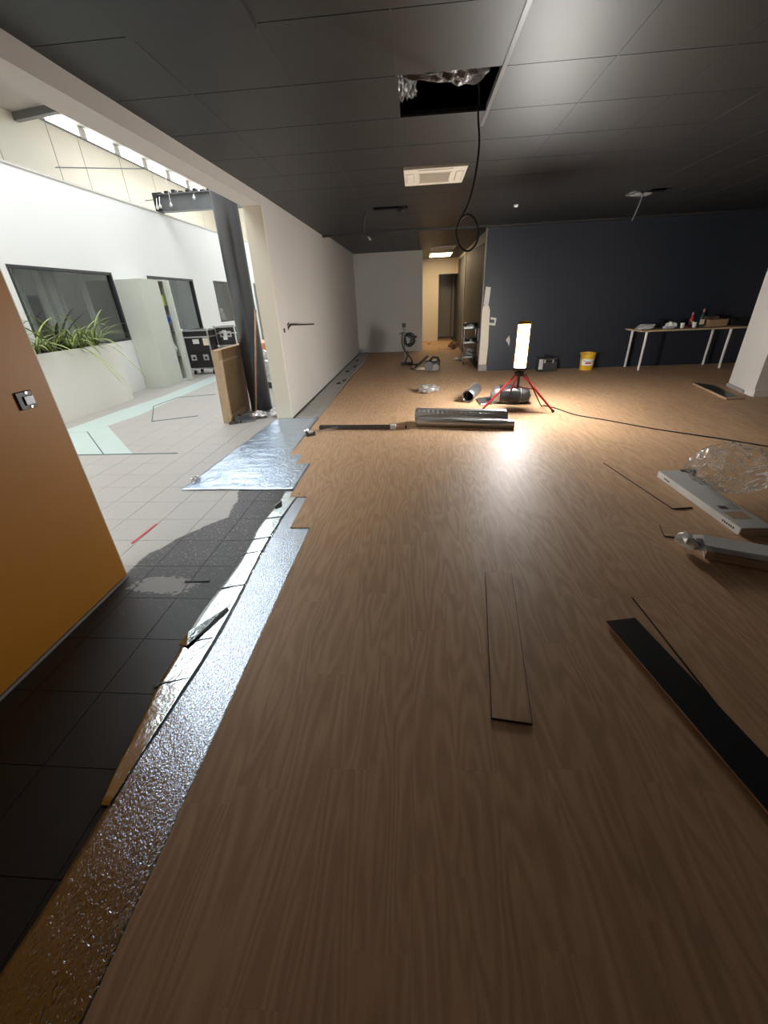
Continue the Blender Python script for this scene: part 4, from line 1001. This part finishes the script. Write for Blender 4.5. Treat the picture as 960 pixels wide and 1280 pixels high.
for k in range(22): mb.box(-5.6 + k * .16, -5.52 + k * .16, 10.64, 10.76, 3.68, 3.71 + .015 * (k % 3))
mb.build('top_clips', 'steel_dark', rb)
for k, (x, zt, zb_) in enumerate(((-5.30, 3.68, 3.45), (-5.55, 3.62, 3.44), (-5.62, 3.6, 3.42), (-4.75, 3.66, 3.55))):
    pl = thing('pendant_bulb', ['bulb on a long wire hanging from the hall girder', 'small bulb low at the girder left end', 'outermost tiny bulb at the girder left end', 'tiny bulb tucked high on the girder front'][k], 'bulb', (x, 10.55, zb_), 'bulbs on the girder')
    MB().tube([(x, 10.60, zt + (.35 if k == 0 else 0)), (x, 10.55, zb_ + .05)], .006, 6).build('wire', 'alu', pl)
    MB().lathe((x, 10.55, zb_ - .03), [(.012, 0), (.032, .02), (.034, .045), (.015, .075), (.013, .09)], 12).build('bulb', 'paper', pl, smooth=True)

# ---- cardboard pack, pole and debris by the post
cb = thing('cardboard_pack', 'tall flat brown cardboard pack leaning by the steel post', 'cardboard pack', (-2.66, 5.8, 0))
mb = MB(); Tc = Matrix.Translation((-2.70, 5.44, 0.0)) @ Matrix.Rotation(math.radians(3.0), 4, 'Y')
mb.T = Tc; mb.box(0, .085, .0, .62, 0, .955); mb.box(0, .08, .62, .82, 0, .955); mb.build('pack', 'cardboard', cb, bevel=.004)
mb = MB(Tc); mb.box(.085, .088, 0.0, .62, .02, .10); mb.build('tape_band', 'cardboard_edge', cb); mb = MB(Tc); mb.box(.085, .0875, 0.0, .62, .80, .83); mb.build('tape_band', 'cardboard_edge', cb)
mb = MB(Tc); mb.box(.0, .085, -.002, 0, 0.0, .95); mb.box(.085, .0875, .0, .08, .10, .80); mb.build('side_fold', 'cardboard_edge', cb)
wp = thing('broom_pole', 'thin reddish wooden pole leaning in front of the steel post', 'pole', (-2.36, 5.80, 0))
MB().tube([(-2.36, 5.80, .008), (-2.13, 5.88, 1.40)], .014, 10).build('shaft', 'wood_pole', wp, smooth=True)
MB().tube([(-2.362, 5.80, .004), (-2.345, 5.805, .09)], .017, 10).build('ferrule', 'cardboard_edge', wp)
crumple('plastic_scrap', (-2.28, 5.70, 0.004), (.12, .08, .05), 'foil_roll', 'silver crumpled scrap at the foot of the wooden pole', 'scrap', 1.1)
crumple('plastic_scrap', (-2.06, 5.74, 0.004), (.08, .06, .06), 'paper', 'white crumpled scrap between the post and the wall end', 'scrap', 2.9)
root = thing('dust_pan', 'grey dustpan on the tiles in front of the steel post', 'dustpan', (-2.5, 5.62, 0))
Td = Tz((-2.42, 5.52, 0.002), math.radians(40))
mb = MB(Td); mb.box(-.11, .11, -.10, .10, 0, .006); mb.box(-.11, -.104, -.10, .10, .006, .04); mb.box(.104, .11, -.10, .10, .006, .04); mb.box(-.104, .104, .094, .10, .006, .06); mb.build('pan', 'steel_mid', root)
MB(Td).tube([(0, .10, .03), (0, .26, .04)], .014, 8).build('handle', 'steel_dark', root)
mb = MB(Tz((-2.52, 5.40, 0), .5)); mb.box(-.08, .09, -.03, .03, 0, .03); tag(mb.build('scraper_block', 'steel_dark', bevel=.006), 'small dark tool block on the tiles left of the dustpan', 'tool')

# ---- flight cases
def flight_case(x0, x1, y0, y1, z0, z1, label, casters, stickers):
    r = thing('flight_case', label, 'flight case', ((x0 + x1) / 2, (y0 + y1) / 2, z0 - (.13 if casters else 0)), 'flight cases')
    body = MB().box(x0 + .006, x1 - .006, y0 + .006, y1 - .006, z0 + .006, z1 - .006).build('panel_body', 'case_panel', r)
    e = .028
    mb = MB()
    for x in (x0, x1 - e):
        for y in (y0, y1 - e): mb.box(x, x + e, y, y + e, z0, z1)
    for z in (z0, z1 - e, z1 - e - .14):
        for y in (y0, y1 - e): mb.box(x0 + e, x1 - e, y, y + e, z, z + e)
        for x in (x0, x1 - e): mb.box(x, x + e, y0 + e, y1 - e, z, z + e)
    mb.build('edge_profile', 'alu', r)
    for x in (x0 + .17, x1 - .17):
        l = MB().box(x - .065, x + .065, y0 - .004, y0 + .004, z0 + .20, z0 + .33).build('latch_dish', 'alu', r)
        MB().box(x - .03, x + .03, y0 - .008, y0 - .004, z0 + .23, z0 + .28).build('latch_handle', 'steel_dark', l)
    for x in (x0, x1):
        for z in (z0, z1): MB().lathe((x + (.01 if x == x0 else -.01), y0 + .01, z - .03), [(.03, 0), (.04, .02), (.04, .04), (.03, .06)], 10).build('ball_corner', 'alu', r)
    if casters:
        for x in (x0 + .08, x1 - .08):
            for y in (y0 + .08, y1 - .08):
                c = MB().box(x - .03, x + .03, y - .03, y + .03, z0 - .035, z0).build('caster', 'alu', r)
                MB().tube([(x - .018, y, z0 - .082), (x + .018, y, z0 - .082)], .048, 16).build('wheel', 'rubber', c)
    for sx0, sx1, sz0, sz1, m in stickers: MB().box(sx0, sx1, y0 - .001, y0 + .006, sz0, sz1).build('sticker', m, r)
    return r
flight_case(-5.50, -4.86, 10.0, 10.5, .13, 1.0, 'black flight case on wheels with aluminium edges next to the cabinet', True, [(-5.27, -5.12, .70, .80, 'paper'), (-5.02, -4.89, .66, .82, 'sticker')])
flight_case(-4.84, -4.34, 10.35, 10.8, .60, 1.04, 'smaller black flight case raised on another case behind the cardboard', False, [(-4.66, -4.56, .74, .95, 'paper')])
flight_case(-4.84, -4.30, 10.34, 10.82, .13, .597, 'low black flight case underneath the smaller case', True, [])
root = thing('microphone_stand', 'thin metal stand behind the flight cases', 'stand', (-4.6, 11.1, 0))
MB().tube([(-4.55, 11.1, .02), (-4.55, 11.1, 1.05)], .011, 8).build('pole', 'alu', root)
for a in (0, 2.1, 4.2): MB().tube([(-4.55, 11.1, .22), (-4.55 + .28 * math.cos(a), 11.1 + .28 * math.sin(a), .01)], .009, 6).build('leg', 'alu', root)
MB().tube([(-4.55, 11.1, 1.03), (-4.25, 11.1, .90)], .008, 6).build('boom', 'steel_mid', root)

# ---- wrapped pallet right of the post
root = thing('wrapped_pallet', 'pallet load in clear wrap with an orange wood top seen past the post', 'pallet', (-2.95, 8.3, 0))
MB().box(-3.35, -2.60, 7.95, 8.75, 0, .10).build('pallet', 'print', root)
MB().box(-3.33, -2.62, 7.97, 8.73, .10, .62).build('wrapped_load', 'carton', root, bevel=.02)
MB().box(-3.38, -2.58, 7.93, 8.77, .62, .66).build('paper_sheet', 'paper', root)
MB().box(-3.36, -2.60, 7.95, 8.75, .66, .82).build('wood_top', 'orange_wood', root, bevel=.004)
crumple('film_bulge', (-2.85, 7.92, .12), (.25, .06, .28), 'film_w', '', '', 3.3, parent=root)

# ---- planter and plants
pr_ = thing('planter_box', 'long white planter box below the first internal window', 'planter', (-5.45, 5.4, 0))
px0, px1, py0, py1, pz = -5.645, -5.25, 3.2, 7.32, .97
MB().box(px1 - .03, px1, py0, py1, 0, pz).build('front_panel', 'planter', pr_)
MB().box(px0, px1 - .03, py1 - .03, py1, 0, pz).build('end_panel', 'planter', pr_)
MB().box(px0, px1 - .03, py0, py0 + .03, 0, pz).build('end_panel', 'planter', pr_)
MB().box(px0, px1 - .03, py0 + .03, py1 - .03, .5, pz - .05).build('soil', 'soil', pr_)
def leaf_material(name, mid, edge):
    m, nt, b, oc = base_mat(name)
    at = nd(nt, 'ShaderNodeAttribute', attribute_name='pid')
    nt.links.new(mixc(nt, at.outputs['Fac'], mid, edge), b.inputs['Base Color'])
    b.inputs['Roughness'].default_value = .45; return m
M['leaf'] = leaf_material('variegated_leaf', (0.10, 0.17, 0.035), (0.60, 0.62, 0.27))
M['leaf_pale'] = leaf_material('pale_leaf', (0.42, 0.48, 0.15), (0.20, 0.30, 0.07))
M['leaf_dark'] = leaf_material('dark_leaf', (0.018, 0.02, 0.014), (0.03, 0.03, 0.02))
rg = random.Random(21)
def leaf(root, base, az, L, lift, droop, wd, m):
    mb = MB(); n = 9; d = V3((math.cos(az), math.sin(az), 0)); s = V3((-math.sin(az), math.cos(az), 0))
    rows = []
    for i in range(n + 1):
        t = i / n
        p = V3(base) + d * (L * (t * .55 + .35 * t * t)) + V3((0, 0, L * (lift * t - droop * t * t)))
        ww = 1.35 * wd * (0.55 + 1.2 * t) * (1 - t) ** .55 if t < 1 else 0.0008
        rows.append((p, max(ww, .0008)))
    for p, ww in rows:
        for k, e in ((-1, 1.0), (-.4, 0.0), (.4, 0.0), (1, 1.0)):
            p.x = max(p.x, -5.615); q = p + s * (k * ww) + V3((0, 0, abs(k) * ww * .5)); 
            q.x = max(q.x, -5.63); mb.v.append(tuple(q)); mb.pid.append(e)
    for i in range(n):
        for k in range(3): mb.f.append((i * 4 + k, i * 4 + k + 1, (i + 1) * 4 + k + 1, (i + 1) * 4 + k))
    mb.build('leaf', m, root, smooth=True, pid=True)
def spider_plant(y, label, n, size, dark=False, over=0):
    b = (-5.46 + rg.uniform(-.04, .06), y, pz - .05)
    r = thing('spider_plant' if not dark else 'dark_leaved_plant', label, 'plant', b, 'planter plants')
    for k in range(n):
        az = 2 * math.pi * k / n + rg.uniform(-.3, .3)
        L = size * rg.uniform(.7, 1.15); x = math.cos(az)
        if x < -.3: L *= .55
        bb = (b[0] + .03 * math.cos(az), b[1] + .03 * math.sin(az), b[2])
        if dark: leaf(r, bb, az, L, rg.uniform(.95, 1.25), .25, .022, 'leaf_dark')
        else: leaf(r, bb, az, L, rg.uniform(.8, 1.5), rg.uniform(.5, 1.0), rg.uniform(.011, .018), rg.choice(['leaf', 'leaf', 'leaf_pale']))
    for k in range(over):
        leaf(r, (b[0] + .05, b[1] + .05 * k, b[2]), rg.uniform(-.3, .6), size * 1.25, .55, 1.25, .012, 'leaf_pale')
    return r
spider_plant(5.40, 'spider plant at the left end of the planter, beside the ochre wall edge', 26, .62)
spider_plant(5.78, 'spider plant second from the left in the planter', 26, .60)
spider_plant(6.08, 'spider plant just left of the dark-leaved plant', 24, .54)
spider_plant(6.22, 'dark-leaved plant with stiff blackish blades among the spider plants', 8, .66, dark=True)
spider_plant(6.45, 'spider plant in the middle with a long leaf hanging over the planter front', 26, .62, over=2)
spider_plant(6.75, 'spider plant just right of the trailing one', 24, .56)
spider_plant(7.02, 'tall spider plant at the right end of the planter', 26, .70, over=1)

# ---- cabinet
cbn = thing('storage_cabinet', 'tall pale grey-green cabinet with one door slid open against the white wall', 'cabinet', (-5.42, 8.8, 0))
qx0, qx1, qy0, qy1, qz = -5.64, -5.18, 8.37, 9.28, 1.985
MB().box(qx0, qx1, qy0, qy0 + .02, 0, qz).build('side_panel', 'cabinet', cbn)
MB().box(qx0, qx1, qy1 - .02, qy1, 0, qz).build('side_panel', 'cabinet', cbn)
MB().box(qx0, qx1, qy0 + .02, qy1 - .02, qz - .02, qz).build('top_panel', 'cabinet', cbn)
MB().box(qx0, qx1, qy0 + .02, qy1 - .02, .0, .06).build('plinth', 'cabinet', cbn)
MB().box(qx0, qx0 + .01, qy0 + .02, qy1 - .02, .06, qz - .02).build('back_panel', 'print', cbn)
for z in (.5, 1.0, 1.5): MB().box(qx0 + .01, qx1 - .03, qy0 + .02, qy1 - .02, z, z + .018).build('shelf', 'print', cbn)
dr = MB().box(qx1 - .02, qx1 - .002, qy0 + .02, 9.02, .06, qz - .02).build('door', 'cabinet', cbn)
MB().box(qx1 - .002, qx1 + .006, 8.98, 9.01, .9, 1.1).build('door_handle', 'alu', dr)
d2_ = MB().box(qx1 - .02, qx1 + .10, qy1 - .075, qy1 - .02, .03, qz - .01).build('open_door_edge', 'cabinet', cbn)
for z in (.55, .75, 1.0, 1.25, 1.5): MB().box(qx1 + .1, qx1 + .102, qy1 - .055, qy1 - .045, z, z + .015).build('screw', 'print', d2_)
M['lime'] = mat('lime_plastic', (0.45, 0.55, 0.05), .5); M['blue'] = mat('blue_plastic', (0.02, 0.06, 0.28), .5)
tag(MB().box(-5.45, -5.22, 9.0, 9.16, 1.518, 1.72).build('folder_stack', 'lime', bevel=.01), 'lime green folder stack on the upper cabinet shelf', 'folders')
crumple('stuffed_bag', (-5.32, 9.10, 1.018), (.12, .10, .20), 'blue', 'blue stuffed bag inside the open cabinet', 'bag', 3.9)
crumple('plastic_sack', (-5.32, 9.10, .518), (.11, .09, .16), 'film_w', 'pale plastic sack on the lower cabinet shelf', 'sack', 4.9)

# ---- curtains and furniture seen through the internal windows
def curtain(y0, y1, z0, z1, m, label, x=-6.05):
    mb = MB(); mb.grid(lambda u, v: V3((x + .035 * math.sin(u * (y1 - y0) * 26) + .01 * math.sin(u * 40), y0 + (y1 - y0) * u, z0 + (z1 - z0) * v)), 40, 2)
    tag(mb.build('curtain', m, smooth=True, solid=.004), label, 'curtain', 'office curtains')
curtain(6.3, 6.75, .1, 2.7, 'curtain', 'grey curtain at the left inside the window above the planter')
curtain(6.95, 7.45, .1, 2.7, 'curtain', 'grey curtain at the middle of the window above the planter')
curtain(7.95, 8.15, .1, 2.7, 'curtain', 'narrow grey curtain at the right of the window above the planter')
curtain(9.7, 10.3, .1, 2.7, 'curtain', 'grey curtain inside the window behind the flight case')
curtain(11.0, 11.3, .1, 2.7, 'curtain_d', 'dark curtain at the right of the window behind the flight case')
curtain(12.75, 13.1, .1, 2.7, 'curtain_d', 'dark curtain inside the window left of the steel post')
root = thing('office_screen', 'dark partition screen behind the glass above the planter', 'screen', (-7.2, 8.2, 0))
MB().box(-7.3, -7.25, 7.3, 8.7, .02, 1.75).build('screen_panel', 'curtain_d', root)
MB().box(-7.32, -7.23, 7.28, 8.72, 1.75, 1.79).build('screen_rail', 'steel_mid', root)
MB().box(-7.45, -7.1, 7.4, 7.45, 0, .02).box(-7.45, -7.1, 8.55, 8.6, 0, .02).build('screen_foot', 'steel_mid', root)
root = thing('office_desk', 'desk in the dim office behind the flight case window', 'desk', (-7.2, 10.6, 0))
MB().box(-7.6, -6.8, 9.9, 11.4, .72, .75).build('desk_top', 'grey_door', root)
for x in (-7.55, -6.85):
    for y in (9.95, 11.35): MB().box(x - .025, x + .025, y - .025, y + .025, 0, .72).build('leg', 'steel_mid', root)
root = thing('tan_bundle', 'tan and brown bundle behind the glass left of the post', 'bundle', (-5.95, 13.5, 1.0))
crumple('bundle_body', (-5.98, 13.45, 1.02), (.11, .22, .20), 'ply', '', '', 3.0, parent=root)
root2 = thing('window_shelf', 'narrow shelf inside the window left of the post', 'shelf', (-5.95, 13.5, 1.0))
MB().box(-6.15, -5.78, 12.7, 14.4, .98, 1.015).build('board', 'grey_door', root2)
for y in (12.8, 14.3): MB().box(-6.12, -5.8, y, y + .03, 0, .98).build('bracket', 'grey_door', root2)
